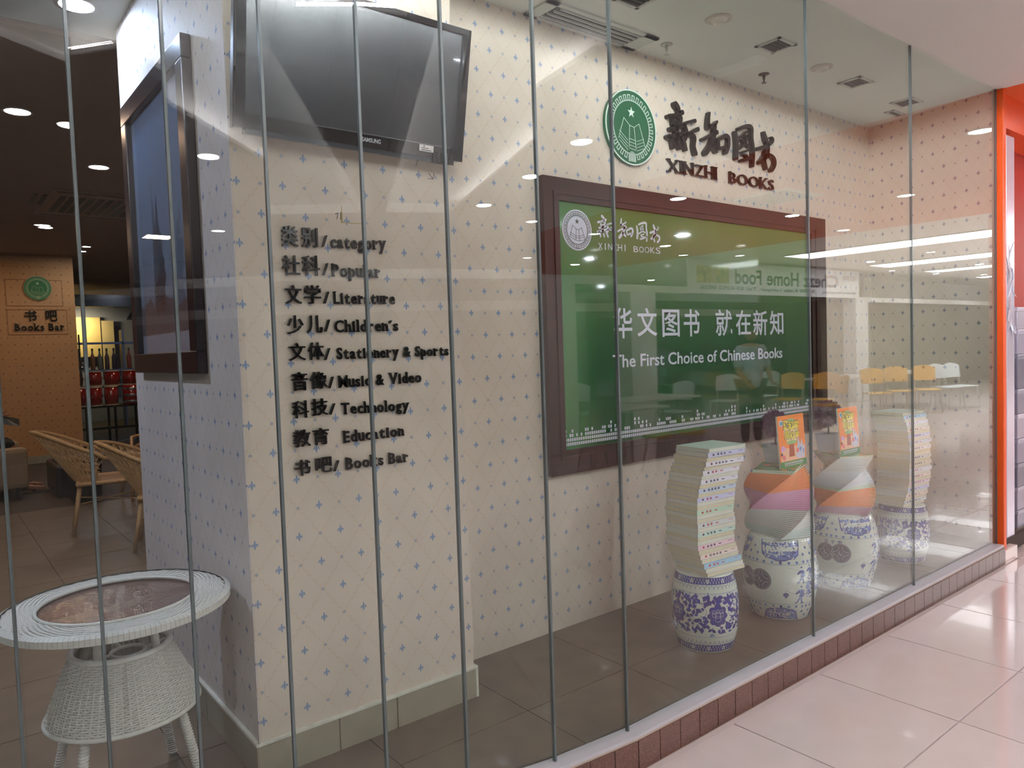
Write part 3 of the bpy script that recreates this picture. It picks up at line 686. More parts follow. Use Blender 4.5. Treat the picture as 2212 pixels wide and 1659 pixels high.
# ------------------------------------------------------------------ television
t = thing('television', 'large black wall television tilted down above the category list', 'television')
def tvp(u, v, d=0):  # u 0..1 left-right, v 0..1 bottom-top, d forward
    x0, x1 = at(507, 287, 1, 2.37).x, at(997, 352, 1, 2.37).x; zb = at(997, 352, 1, 2.37).z+.012; ztop = at(992, 60, 1, 2.28).z; yb_, yt = 2.37, 2.28
    ny, nz = -(ztop-zb), (yt-yb_)*-1.0
    L = math.hypot(ny, nz); return Vector((x0+(x1-x0)*u, yb_+(yt-yb_)*v+ny/L*d, zb+(ztop-zb)*v-abs(nz)/L*d))
def tvbox(bm, u0, u1, v0, v1, d0, d1):
    vs = [bm.verts.new(tvp(u, v, d)) for d in (d0, d1) for (u, v) in ((u0, v0), (u1, v0), (u1, v1), (u0, v1))]
    for f in ((0, 1, 2, 3), (4, 5, 6, 7), (0, 1, 5, 4), (1, 2, 6, 5), (2, 3, 7, 6), (3, 0, 4, 7)): bm.faces.new([vs[i] for i in f])
    bmesh.ops.recalc_face_normals(bm, faces=bm.faces[:])
bm = B(); tvbox(bm, 0, 1, -.02, 1.0, -.045, -.012); tvbox(bm, .1, .9, .1, .9, -.075, -.045); put('body', bm, [mat('tv_back', srgb(20, 22, 26), .35)], t)
m_bez = mat('tv_bezel', srgb(14, 18, 24), .08, coat=1)
bm = B()
for q in ((0, 1, -.02, .075), (0, 1, .955, 1), (0, .035, .075, .955), (.965, 1, .075, .955)): tvbox(bm, *q, -.02, .006)
put('bezel', bm, [m_bez], t)
bm = B(); tvbox(bm, .04, .96, -.055, -.018, -.03, .0); put('lower_lip', bm, [mat('tv_lip', srgb(58, 66, 74), .2, coat=.5)], t)
bm = B(); tvbox(bm, .034, .966, .074, .957, -.012, -.002); put('screen', bm, [mat('tv_screen', srgb(38, 46, 52), .22, .0, 1.0, coat=.6)], t)
bm = B(); tvbox(bm, .3, .93, .072, .078, .004, .008); put('chrome_strip', bm, [mat('chrome', srgb(170, 180, 190), .15, .8)], t)
bm = B(); vf = glyph('SAMSUNG', .01); a, b, c_, d = bounds(vf[0])
fit(bm, vf, lambda x, y, zz: tvp(.505+(x-a)/(b-a)*.085, .018+(y-c_)/(d-c_)*.032, .0065+(zz+.05)*.01)); put('maker_lettering', bm, [mat('tv_logo', srgb(200, 205, 210), .4)], t)
bm = B(); tvbox(bm, .775, .845, .018, .068, .006, .008); put('paper_sticker', bm, [m_white], t)
bm = B(); tvbox(bm, .785, .835, .025, .03, .0075, .0085); tvbox(bm, .785, .82, .04, .045, .0075, .0085); tvbox(bm, .795, .80, .052, .062, .0075, .0085); put('sticker_print', bm, [m_dark], t)
bm = B()
for k in range(5): tvbox(bm, .845+k*.022, .86+k*.022, -.055, .03, -.035, .009-.002*(k % 2))
put('connector_block', bm, [m_dark], t)
p = at(905, 345, 1, 2.40)
bm = tube(B(), [tvp(.80, .02, -.01), tvp(.79, -.05, -.02), Vector((p.x-.002, 2.42, p.z-.02))], .0022, 6); put('cable', bm, [m_dark], t)
bm = B(); box(bm, 1.15, 1.45, 2.36, YP-.001, 2.32, 2.52); put('wall_bracket', bm, [m_dark], t)
# pencil marks on the pier
bm = B(); yy = YP-.0006
def mk(L, w_=.0022):
    line2(bm, [(at(*p, 1, YP).x, at(*p, 1, YP).z) for p in L], w_, yy, YP+.0002)
mk([(926, 374), (935, 387), (938, 374)]); mk([(935, 387), (925, 386)]); mk([(724, 462), (730, 460), (728, 473)]); mk([(736, 459), (736, 474)], .003)
tag(put('pencil_mark', bm, [mat('pencil', srgb(50, 46, 44), .7)]), 'small handwritten marks and arrow drawn on the pier wallpaper', 'marking')
bm = B(); p = at(735, 448, 1, YP); q = at(741, 482, 1, YP); ext(bm, [(p.x, q.z), (q.x, q.z), (q.x-.002, p.z), (p.x+.004, p.z+.01)], yy, YP); p2 = at(790, 484, 1, YP); ext(bm, [(q.x, q.z), (p2.x, p2.z-.001), (p2.x, p2.z+.002), (q.x, q.z+.003)], yy, YP)
tag(put('glue_stain', bm, [mat('glue', srgb(176, 156, 100), .5)]), 'yellow glue stain above the category list', 'stain')
# ------------------------------------------------------------------ framed painting
t = thing('framed_painting', 'tall ink painting in a dark wooden frame on the side of the pier', 'picture', (XP-.004, 0, 0))
PY0, PY1, PZ0, PZ1 = 2.795, 3.80, 1.365, 2.575; fw = .085
def px_box(bm, y0, y1, z0, z1, d0, d1): box(bm, -d1, -d0, y0, y1, z0, z1, bev=.004)
for q in ((PY0, PY1, PZ0, PZ0+fw), (PY0, PY1, PZ1-fw, PZ1), (PY0, PY0+fw, PZ0+fw, PZ1-fw), (PY1-fw, PY1, PZ0+fw, PZ1-fw)):
    bm = B(); px_box(bm, *q, .001, .038); put('frame_rail', bm, [m_blkwood], t)
nt = NT('ink_painting'); sx = nt.N('ShaderNodeSeparateXYZ'); nt.L(nt.obj(), sx.inputs[0]); Z = sx.outputs[2]; Y = sx.outputs[1]
n1 = nt.noise(3.2, 6, rough=.65); n2 = nt.noise(11, 5)
sky = nt.mix(nt.ramp(Z, 1.6, 2.4), srgb(150, 158, 168), srgb(138, 160, 188))
def blob(cy, w_, z0, z1, jag):
    hx = nt.M('ABSOLUTE', nt.M('SUBTRACT', nt.M('ADD', Y, nt.M('MULTIPLY', nt.M('SUBTRACT', n2, .5), jag)), cy))
    tt = nt.M('MULTIPLY', nt.M('SUBTRACT', z1, Z), w_/(z1-z0))
    return nt.M('MULTIPLY', nt.M('LESS_THAN', hx, nt.M('MINIMUM', tt, w_*.6)), nt.M('GREATER_THAN', Z, z0))
rk = nt.M('MAXIMUM', blob(3.36, .14, 1.62, 2.12, .16), blob(3.42, .05, 1.6, 2.22, .08)); rk2 = blob(3.04, .09, 1.6, 2.02, .18)
col = nt.mix(nt.M('MULTIPLY', rk2, .55), sky, srgb(78, 92, 112)); col = nt.mix(nt.M('MULTIPLY', rk, nt.ramp(n1, .2, .6)), col, srgb(52, 54, 66))
gr = nt.M('LESS_THAN', Z, nt.M('ADD', 1.66, nt.M('MULTIPLY', nt.M('SUBTRACT', n1, .5), .3))); col = nt.mix(nt.M('MULTIPLY', gr, .8), col, srgb(112, 86, 78))
mt = nt.M('LESS_THAN', Z, 1.53); col = nt.mix(mt, col, srgb(186, 182, 184))
nt.L(col, nt.b.inputs['Base Color']); nt.b.inputs['Roughness'].default_value = .6
bm = B(); box(bm, -.012, -.002, PY0+fw-.005, PY1-fw+.005, PZ0+fw-.005, PZ1-fw+.005); put('painting', bm, [nt.m], t)
bm = B(); box(bm, -.018, -.016, PY0+fw-.002, PY1-fw+.002, PZ0+fw-.002, PZ1-fw+.002); put('picture_glass', bm, [glassmat('picture_glass', (.97, .98, 1), .05)], t)
# ------------------------------------------------------------------ fittings in the display ceiling
def zc(px, py): p = at(px, py, 2, ZC); return (p.x, p.y)
m_vd = mat('vent_dark', srgb(30, 34, 34), .6); m_vw = mat('vent_frame', srgb(200, 205, 198), .6)
places = ['nearest the seal', 'above the end of the lettering', 'close to the end wall', 'narrowest, against the end wall', 'cut off by the top of the photo']
for k, (px, py, sx_, sy_) in enumerate(((1676, 97, .17, .15), (1848, 177, .17, .15), (1958, 220, .17, .15), (1933, 244, .18, .07), (1375, -6, .17, .15))):
    x, y = zc(px, py); t = thing('ceiling_vent', 'small square ceiling vent with dark opening, ' + places[k], 'vent', (x, y, ZC))
    bm = B(); a, b = sx_/2, sy_/2; e = .018
    for q in ((-a, a, -b, -b+e), (-a, a, b-e, b), (-a, -a+e, -b, b), (a-e, a, -b, b)): box(bm, *q, -.008, 0)
    put('frame', bm, [m_vw], t); put('opening', box(B(), -a+e, a-e, -b+e, b-e, -.003, -.001), [m_vd], t)
    for j in range(4):
        yy = -b+e+(2*b-2*e)*(j+.5)/4; put('slat', box(B(), -a+e, a-e, yy-.002, yy+.002, -.007, -.003), [mat('slat_dark', srgb(62, 64, 64), .5)], t)
t = thing('air_grille', 'long linear air conditioning grille in the ceiling corner', 'vent', (2.72, 2.655, ZC))
bm = B()
for q in ((-.40, .36, -.105, -.08), (-.40, .36, .055, .08), (-.40, -.33, -.105, .08), (.26, .36, -.105, .08)): box(bm, *q, -.01, 0)
put('frame', bm, [m_vw], t); put('opening', box(B(), -.33, .26, -.08, .055, -.004, -.001), [m_vd], t)
for j in range(4):
    yy = -.068+j*.034; bm = B(); box(bm, -.33+.01*(3-j), .26, yy-.003, yy+.003, -.014, -.004); put('slat', bm, [m_vw], t)
for k, (px, py) in enumerate(((1553, 40), (1775, 145))):
    x, y = zc(px, py); t = thing('eyeball_spotlight', 'white swivelling eyeball spotlight in the display ceiling, %s' % ('nearer the glass front' if k == 0 else 'farther along beside the pillar end'), 'lamp', (x, y, ZC))
    put('trim_ring', lathe(B(), [(.062, 0), (.064, -.006), (.052, -.010), (.046, -.004)], 28, cap=False), [mat('spot_trim', srgb(206, 200, 186), .4)], t, True)
    bm = lathe(B(), [(.0, .02), (.046, .016), (.046, -.004), (.03, -.024), (.026, -.022), (.02, -.008), (0, -.006)], 24, cap=False)
    put('eyeball', bm, [mat('spot_ball', srgb(232, 228, 214), .35)], t, True)
    put('lamp_disc', lathe(B(), [(0, -.0105), (.019, -.0105)], 16, cap=False), [mat('spot_lens', srgb(240, 240, 225), .1)], t)
for k, (px, py, c_) in enumerate(((1650, 160, 'dark'), (1440, 96, 'white'))):
    x, y = zc(px, py); t = thing('sprinkler', 'dark metal fire sprinkler hanging from the display ceiling' if k == 0 else 'pale fire sprinkler near the seal, painted like the ceiling', 'sprinkler', (x, y, ZC))
    mm = mat('sprinkler_dark', srgb(96, 78, 78), .4, .4) if k == 0 else mat('sprinkler_pale', srgb(186, 188, 180), .6)
    put('flange', lathe(B(), [(.032, 0), (.032, -.003), (.02, -.008)], 20), [mm], t, True)
    put('stem', lathe(B(), [(.008, -.008), (.008, -.03), (.005, -.034), (.005, -.05)], 12), [mm], t, True)
    put('deflector', lathe(B(), [(.015, -.05), (.015, -.053)], 16), [mm], t)
# ------------------------------------------------------------------ garden stools
m_cer = mat('celadon_glaze', srgb(208, 216, 202), .12, coat=.4, var=.02, vs=20)
m_blue = mat('cobalt_paint', srgb(6, 28, 124), .2, coat=.5, var=.25, vs=60); m_lblue = mat('pale_cobalt_paint', srgb(84, 112, 172), .2, coat=.5, var=.2, vs=60)
m_cerw = mat('glaze_white', srgb(206, 212, 206), .15, coat=.5); m_coin = mat('manganese_paint', srgb(58, 52, 72), .25, coat=.5, var=.3, vs=90)
class Surf:
    def __init__(s, prof, phi):
        s.p = prof; s.phi = phi
    def r(s, z):
        for a, b in zip(s.p, s.p[1:]):
            if a[1] <= z <= b[1]: return a[0]+(b[0]-a[0])*(z-a[1])/max(1e-9, b[1]-a[1])
        return s.p[-1][0]
    def P(s, a, z, o): 
        r = s.r(z)+o; t = s.phi+a; return (r*math.cos(t), r*math.sin(t), z)
    def fan(s, bm, pts, o=.0007, c=None):
        """polygon of (a, z) with one inner ring so it follows the curve"""
        ca = sum(p[0] for p in pts)/len(pts) if c is None else c[0]; cz = sum(p[1] for p in pts)/len(pts) if c is None else c[1]
        n = len(pts); k = bm.verts.new(s.P(ca, cz, o)); m = [bm.verts.new(s.P(ca+(p[0]-ca)*.5, cz+(p[1]-cz)*.5, o)) for p in pts]; e = [bm.verts.new(s.P(p[0], p[1], o)) for p in pts]
        for i in range(n):
            j = (i+1) % n; bm.faces.new((k, m[i], m[j])); bm.faces.new((m[i], e[i], e[j], m[j]))
    def ell(s, bm, a, z, ru, rz, rot=0, o=.0007, n=12, pointed=False):
        pts = []
        for i in range(n):
            t = 2*PI*i/n; x = ru*math.cos(t); y = rz*math.sin(t)
            if pointed: y *= (1-abs(math.cos(t))**2*.75)
            X = x*math.cos(rot)-y*math.sin(rot); Y = x*math.sin(rot)+y*math.cos(rot); pts.append((a+X/s.R, z+Y))
        s.fan(bm, pts, o, (a, z))
    def rib(s, bm, pts, w_, o=.0007, closed=False):
        q = [Vector((p[0]*s.R, p[1])) for p in pts]; n = len(q); l = []
        for i in range(n):
            d = (q[(i+1) % n]-q[i-1]) if closed else (q[min(i+1, n-1)]-q[max(i-1, 0)])
            if d.length < 1e-9: d = Vector((1, 0))
            d.normalize(); e = Vector((-d.y, d.x))*w_/2
            l.append([bm.verts.new(s.P(v.x/s.R, v.y, o)) for v in (q[i]-e, q[i]+e)])
        for i in range(n if closed else n-1):
            a, b = l[i], l[(i+1) % n]; bm.faces.new((a[0], b[0], b[1], a[1]))
    def ringz(s, bm, z0, z1, o=.0007, n=72, a0=-PI, a1=PI):
        for i in range(n):
            x0 = a0+(a1-a0)*i/n; x1 = a0+(a1-a0)*(i+1)/n
            bm.faces.new([bm.verts.new(s.P(*q, o)) for q in ((x0, z0), (x1, z0), (x1, z1), (x0, z1))])
def azdir(x, y): return math.atan2(-y, -x)     # direction from a point towards the camera
def small_stool(cx, cy, label, seed, turn=0):
    prof = [(.122, 0), (.128, .006), (.136, .04), (.148, .09), (.1545, .15), (.156, .19), (.153, .24), (.145, .30), (.135, .34), (.130, .356), (.122, .362)]
    t = thing('garden_stool', label, 'stool', (cx, cy, 0)); s = Surf(prof, azdir(cx, cy)); s.R = .155; rr = random.Random(seed)
    put('body', lathe(B(), prof+[(.0, .364)], 56), [m_cer], t, True)
    bl = B(); wh = B(); lb = B()
    for (z0, z1, up) in ((.322, .352, -1), (.012, .044, 1)):
        s.ringz(bl, z0, z1)
        n = 66
        for k in range(n):
            a = 2*PI*k/n
            s.rib(wh, [(a, z0+.003), (a, z0+(z1-z0)*.5)], .0030, .0012); s.rib(wh, [(a+PI/n, z0+(z1-z0)*.55), (a+PI/n, z1-.003)], .0030, .0012)
        for k in range(12):
            a = 2*PI*k/12+.1
            for j in range(6): s.ell(wh, a+math.cos(j*PI/3)*.04, (z0+z1)/2+math.sin(j*PI/3)*.006, .0032, .0030, o=.0012, n=6)
        zb = z0 if up < 0 else z1
        for k in range(44):
            a = 2*PI*k/44; da = PI/44
            s.rib(bl, [(a-da, zb+up*.003), (a-da*.5, zb+up*.009), (a, zb+up*.011), (a+da*.5, zb+up*.009), (a+da, zb+up*.003)], .0014); s.rib(bl, [(a, zb+up*.011), (a, zb+up*.021)], .0022)
    s.ringz(lb, .283, .2845); s.ringz(lb, .2785, .2795); s.ringz(lb, .083, .0845)
    per = 2*PI/5
    for k in range(5):
        fa = .37+turn+k*per; fz = .187
        # lotus: petals then pale outlines
        pet = [(90, .040, .017, .022), (40, .036, .017, .021), (-5, .037, .016, .020), (-50, .036, .018, .022), (-90, .038, .019, .020), (-130, .036, .018, .022), (185, .037, .016, .022), (140, .036, .017, .021)]
        for g, d, ra, rb_ in pet:
            g = math.radians(g); s.ell(bl, fa+math.cos(g)*d*.75/s.R, fz+math.sin(g)*d*.85, rb_, ra, g)
        s.ell(bl, fa, fz, .030, .026); s.ell(bl, fa, fz+.066, .010, .014); s.ell(bl, fa-.05, fz+.074, .010, .006, .6, pointed=True); s.ell(bl, fa+.05, fz+.074, .010, .006, -.6, pointed=True)
        for (dx, dz, ru, rz) in ((0, 0, .0125, .0125), (-.018, .003, .008, .011), (.018, .003, .008, .011), (0, .018, .005, .009), (0, -.016, .013, .014), (-.017, .016, .009, .008), (.017, .016, .009, .008)):
            s.rib(wh, [(fa+(dx+ru*math.cos(q*PI/7))/s.R, fz+dz+rz*math.sin(q*PI/7)) for q in range(14)], .0015, .0013, True)
        # scrolling leaves fill the gap
        used = []
        for i in range(900):
            if len(used) > 46: break
            a = fa+per*(.5+(rr.random()-.5)*.98); z = .105+rr.random()*.165; 
            dd = min(abs(a-fa), abs(a-fa-per))*s.R
            if math.hypot(dd/1.0, (z-fz)) < .060: continue
            if any(math.hypot((a-b)*s.R, z-y) < .0155 for b, y in used): continue
            used.append((a, z)); g = rr.random()*PI; L = .008+rr.random()*.009
            s.ell(bl, a, z, L, L*.62, g, pointed=True)
            if rr.random() < .7: s.ell(bl, a+math.cos(g+1.3)*L*.6/s.R, z+math.sin(g+1.3)*L*.6, L*.7, L*.42, g+1.3, pointed=True)
            if rr.random() < .5: s.ell(bl, a+math.cos(g)*L*1.3/s.R, z+math.sin(g)*L*1.3, .003, .003, n=7)
        bb_ = fa+per*.5; s.ell(bl, bb_-.05, .262, .013, .014); s.rib(wh, [(bb_-.05+.004*math.cos(q)/s.R, .262+.005*math.sin(q)) for q in range(7)], .0012, .0013)
        for sg in (-1, 1): s.rib(bl, [(bb_+sg*.30*math.sin(q*.5), .15+.1*q/6) for q in range(7)], .0018)
        for (u, v) in ((-.006, 0), (.006, 0), (0, .006), (0, -.002), (-.009, -.006), (.009, -.006), (0, -.008), (-.004, -.010)): s.ell(lb, fa-.17+u/s.R, .093+v*.8+.003, .0036, .0026, n=7)
    put('blue_painting', bl, [m_blue], t)['kind'] = 'stuff'; put('pale_lines', wh, [m_cerw], t)['kind'] = 'stuff'; put('light_blue_painting', lb, [m_lblue], t)['kind'] = 'stuff'
    return t
def big_stool(cx, cy, label, turn, seed, text=False):
    prof = [(.138, 0), (.145, .008), (.158, .05), (.176, .11), (.187, .17), (.190, .22), (.187, .27), (.178, .33), (.164, .38), (.150, .410), (.142, .418)]
    t = thing('garden_stool', label, 'stool', (cx, cy, 0)); s = Surf(prof, azdir(cx, cy)); s.R = .185; rr = random.Random(seed)
    put('body', lathe(B(), prof+[(0, .42)], 56), [m_cer], t, True)
    bl = B(); wh = B(); lb = B(); cn = B()
    s.ringz(bl, .298, .2995); s.ringz(bl, .096, .0972)
    for (zt, zb, hw) in ((.412, .318, .60), (.006, .074, .56)):
        sg = 1 if zt > zb else -1
        for k in range(4):
            c = turn+.02+k*PI/2; h = zt-zb
            right = [(hw, zt), (hw-.04, zt-.25*h), (hw-.10, zt-.70*h), (hw-.22, zb+.12*h), (.24, zb+.10*h), (.12, zb+.02*h), (0, zb)]
            pts = [(c+a, z) for a, z in right] + [(c-a, z) for a, z in right[::-1][1:]]
            # filled field as strips
            m = len(right)
            for i in range(m-1):
                (a0, z0), (a1, z1) = right[i], right[i+1]; nn = 10
                for j in range(nn):
                    u0 = -1+2*j/nn; u1 = u0+2/nn
                    try: bl_f = lb.faces.new([lb.verts.new(s.P(c+u*a, z, .0006)) for u, a, z in ((u0, a0, z0), (u1, a0, z0), (u1, a1, z1), (u0, a1, z1))])
                    except ValueError: pass
            s.rib(bl, pts, .0050, .0012)
            for i in range(70):
                a = (rr.random()*2-1)*(hw-.16); z = zb+(zt-zb)*(.14+.78*rr.random()); g = rr.random()*PI
                s.ell(wh if i % 2 else bl, c+a, z, .006+.006*rr.random(), .0028, g, o=.0010+.0004*(i % 2), n=7)
            for i in range(7):
                g = -PI/2+(i-3)*.42; s.rib(wh, [(c+math.cos(g)*q/s.R, zt-sg*.03+sg*math.sin(g)*q) for q in (.008, .018, .03)], .0018, .0016)
            for a in (-.64, -.44, -.22, 0, .22, .44, .64, .785): s.ell(lb if a else bl, c+a, zb-sg*.0095+(.002*sg if abs(a) > .5 else 0), .0072, .0072, o=.0012)
            for sg2 in (-1, 1): s.ell(lb, c+sg2*.655, zb+h*.30, .0070, .0070, o=.0012)
            s.ell(lb, c+.785, zb+h*.62, .0068, .0068, o=.0012)
    # two overlapping cash coins
    for (a, r1, o) in ((-.93, .050, .0010), (-.50, .053, .0016)):
        a += turn; z = .216
        s.ell(cn, a, z, r1*1.0, r1, n=28, o=o)
        s.rib(wh, [(a+r1*.90*math.cos(q*PI/16)/s.R, z+r1*.90*math.sin(q*PI/16)) for q in range(32)], .0012, o+.0006, True)
        for g in (0, 1, 2, 3):
            gc = g*PI/2+PI/4; cx_, cz_ = math.cos(gc)*r1*1.05, math.sin(gc)*r1*1.05
            s.rib(wh, [(a+(cx_+math.cos(gc+PI+q)*r1*.62)/s.R, z+cz_+math.sin(gc+PI+q)*r1*.62) for q in (-.8, -.4, 0, .4, .8)], .0016, o+.0008)
        s.rib(wh, [(a-.006/s.R, z+.012), (a-.008/s.R, z), (a+.002/s.R, z-.010), (a+.009/s.R, z-.004)], .0028, o+.0008)
        for q in range(18): s.ell(wh, a+math.cos(q*PI/9)*r1*.74/s.R, z+math.sin(q*PI/9)*r1*.74, .0016, .0016, o=o+.0006, n=6)
    if text:
        for k, ch in enumerate('百子图'):
            vf = glyph(ch, .01); a0 = turn-.98+k*.2
            fit(bl, vf, lambda x, y, zz: s.P(a0+x*.13, .268+y*.022, .0010))
    # children at play
    def child(a, z, h, sg=1, lantern=False):
        a += turn; u = lambda x, y: (a+sg*x*h/s.R, z+y*h)
        s.ell(wh, *u(-.02, .40), h*.13, h*.13, o=.0012); s.ell(bl, *u(.0, .47), h*.07, h*.05, o=.0018)
        s.fan(lb, [u(-.14, .28), u(.05, .32), u(.20, .22), u(.26, -.12), u(.10, -.22), u(-.12, -.18), u(-.06, .05)], .0010)
        s.fan(bl, [u(-.14, .26), u(-.34, .08), u(-.30, -.02), u(-.06, .10)], .0013)
        s.ell(lb, *u(-.12, -.36), h*.05, h*.18, -.5, .0010); s.ell(lb, *u(.08, -.38), h*.05, h*.18, .25, .0010)
        s.ell(bl, *u(-.26, -.52), h*.10, h*.035, .2, .0014); s.ell(bl, *u(.14, -.55), h*.12, h*.035, .1, .0014)
        s.rib(bl, [u(.0, .3), u(.1, .05), u(.05, -.2)], h*.03, .0015)
        if lantern:
            s.rib(bl, [u(-.32, .02), u(-.62, .12), u(-.92, .26)], .0012, .0012); s.rib(bl, [u(-.90, .25), u(-.89, .1)], .001, .0012)
            s.ell(bl, *u(-.89, -.02), h*.17, h*.13); s.ell(bl, *u(-.89, -.17), h*.06, h*.06)
    child(.56, .150, .085, 1, True); child(.58, .250, .075); child(.84, .262, .06); child(.80, .19, .075, -1); child(1.02, .17, .08); child(1.05, .245, .07, -1); child(1.3, .2, .09)
    for i in range(46):
        a = turn+.72+rr.random()*.75; z = .13+rr.random()*.155
        s.ell(lb if i % 3 else bl, a, z, .005+.005*rr.random(), .004, rr.random()*3, o=.0008, n=8)
    put('blue_painting', bl, [m_blue], t)['kind'] = 'stuff'; put('pale_lines', wh, [m_cerw], t)['kind'] = 'stuff'; put('light_blue_painting', lb, [m_lblue], t)['kind'] = 'stuff'; put('cash_coins', cn, [m_coin], t)
    return t
def centre_of(px, py, rb_):
    p = at(px, py, 2, 0); d = Vector((p.x, p.y)).normalized(); return (p.x+d.x*rb_, p.y+d.y*rb_)
s1 = centre_of(1525, 1412, .125); s2 = centre_of(1686, 1341, .14); s3 = centre_of(1823, 1273, .14); s4 = centre_of(1950, 1218, .125)
small_stool(*s1, 'blue and white porcelain stool with lotus scroll, nearest, under the first book stack', 4)
big_stool(*s2, 'larger white porcelain stool with coins and children, second from the near end', 0.0, 5)
big_stool(*s3, 'larger white porcelain stool marked 百子图, third from the near end', .42, 9, True)
small_stool(*s4, 'blue and white porcelain lotus stool farthest away, under the far book stack', 4, .05)
# ------------------------------------------------------------------ books
m_page = mat('book_pages', srgb(214, 208, 178), .8, var=.03, vs=40); m_page2 = mat('book_pages_pale', srgb(216, 218, 204), .8, var=.03, vs=40)
cols_b = {'white': (226, 228, 236), 'pale blue': (196, 214, 232), 'lilac': (202, 206, 234), 'pale green': (188, 220, 194), 'pink': (232, 202, 214), 'cream': (226, 218, 196), 'mint': (196, 224, 212), 'light blue': (160, 202, 228), 'peach': (234, 216, 204), 'pale grey': (208, 214, 212)}
m_bk = {k: mat('cover_'+k.replace(' ', '_'), srgb(*v), .35) for k, v in cols_b.items()}
m_red = mat('red_print', srgb(190, 52, 52), .5); m_ink = mat('dark_print', srgb(52, 56, 76), .5)
_bm = {}
def book(name, label, group, corner, z, e1, e2, w_, l_, h, colr, spine_here, marks=0):
    """w_ along e1 (page face to the left), l_ along e2 (face with spine or fore edge)"""
    ang = math.atan2(e2.y, e2.x)
    t = thing(name, label, 'book', (corner.x, corner.y, z), ang, group)
    flip = 1 if (Matrix.Rotation(-ang, 2) @ e1).y > 0 else -1
    Y = lambda a, b: (min(a*flip, b*flip), max(a*flip, b*flip))
    key = (w_, l_, round(h, 4), flip, spine_here)
    if key not in _bm:
        a = box(B(), .002, l_-.002, *Y(.002, w_-.002), .0009, h-.0009); me1 = bpy.data.meshes.new('pages'); a.to_mesh(me1)
        c = B(); box(c, 0, l_, *Y(0, w_), 0, .0009); box(c, 0, l_, *Y(0, w_), h-.0009, h)
        if spine_here: box(c, 0, l_, *Y(0, .0015), .0009, h-.0009)
        else: box(c, 0, l_, *Y(w_-.0015, w_), .0009, h-.0009)
        me2 = bpy.data.meshes.new('cover'); c.to_mesh(me2); _bm[key] = (me1, me2)
    me1, me2 = _bm[key]
    m1 = me1.copy(); m1.materials.append(m_page2 if marks % 3 == 1 else m_page); m2 = me2.copy(); m2.materials.append(m_bk[colr])
    put('pages', None, None, t, mesh=m1); put('cover', None, None, t, mesh=m2)
    if spine_here and marks:
        fy = -.0003*flip
        def sp(x0, x1, z0, z1, mm, nm): put(nm, box(B(), x0, x1, *Y(-.0004, .0004), h*z0, h*z1), [mm], t)
        sp(.030, .042, .3, .62, m_red if marks % 2 else m_ink, 'publisher_mark'); sp(.033, .039, .62, .75, m_red, 'publisher_mark')
        bm = B(); r3 = random.Random(marks*7)
        x = .060
        for k in range(2+marks % 3):
            for j in range(3):
                x_ = x+j*.0045; box(bm, x_, x_+.0028, *Y(-.0004, .0004), h*(.25+.08*r3.random()), h*(.70+.1*r3.random()))
            box(bm, x, x+.0125, *Y(-.0004, .0004), h*.42, h*.52); x += .022
        box(bm, x+.012, x+.03, *Y(-.0004, .0004), h*.40, h*.58); box(bm, l_-.045, l_-.018, *Y(-.0004, .0004), h*.6, h*.68)
        o = put('spine_print', bm, [m_ink if marks % 3 else m_red], t); o['kind'] = 'stuff'
def dirs(cx, cy, adeg):
    v = Vector((cx, cy)).normalized(); rt = Vector((v.y, -v.x)); a = math.radians(adeg)
    return (-rt*math.cos(a)+v*math.sin(a)), (rt*math.sin(a)+v*math.cos(a)), rt, v
def nth(k): return '%d%s' % (k, 'th' if 10 < k % 100 < 20 else {1: 'st', 2: 'nd', 3: 'rd'}.get(k % 10, 'th'))
ordw = ['first', 'second', 'third', 'fourth', 'fifth', 'sixth', 'seventh', 'eighth', 'ninth', 'tenth', 'eleventh', 'twelfth', 'thirteenth', 'fourteenth', 'fifteenth']
def stack(c, ztop_px, zbase, n, w_, l_, adeg, shift, spines, where, sc_px, group):
    ax_, ay_ = c; e1, e2, rt, v = dirs(ax_, ay_, adeg); z = zbase
    H = ztop_px-zbase; hs_ = [ (1.15 if k in spines else .92) for k in range(n)]; f = H/sum(hs_); si = 0
    order = list(range(n)); ns = len(spines); cnt = 0
    for k in range(n):      # k = 0 lowest
        h = hs_[k]*f; sft = shift(k/(n-1)); jx = (random.random()-.5)*.004
        ce = Vector((ax_, ay_)) + rt*(sft+jx); da = (random.random()-.5)*2.4+(.0); ee1 = Matrix.Rotation(math.radians(da), 2) @ e1; ee2 = Matrix.Rotation(math.radians(da), 2) @ e2
        co = ce - e1*w_/2 - e2*l_/2
        sp = k in spines
        if k == n-1: lab = 'top book of the %s stack, its green cover facing up' % where; 
        elif sp:
            i_ = sorted(spines, reverse=True).index(k); lab = '%s spine, %s spine from the top of the %s stack' % (spines[k], ordw[i_], where)
        else: lab = 'book showing cream page edges, %s from the top of the %s stack' % (nth(n-k), where)
        book('book', lab, group, co, z, ee1, ee2, w_, l_, h-.0004, spines.get(k, 'cream' if k % 3 else 'white') if k < n-1 else 'mint', sp, (k+1) if sp else (k % 3))
        z += h
    return z
n1 = 29
sp1 = {27: 'lilac', 25: 'white', 23: 'white', 21: 'white', 19: 'pale blue', 17: 'lilac', 14: 'pale green', 11: 'pale grey', 9: 'mint', 6: 'pink', 4: 'peach', 2: 'light blue'}
def sh1(t):   # lateral drift of the first stack, metres
    if t < .22: return .040*(1-t/.22)**1.2
    if t > .55: return .060*((t-.55)/.45)**1.5
    return 0
stack((s1[0]-.004, s1[1]), .944, .3645, n1, .198, .25, 42, lambda t: sh1(t)-.012, sp1, 'near', 470, 'books stacked on the nearest stool')
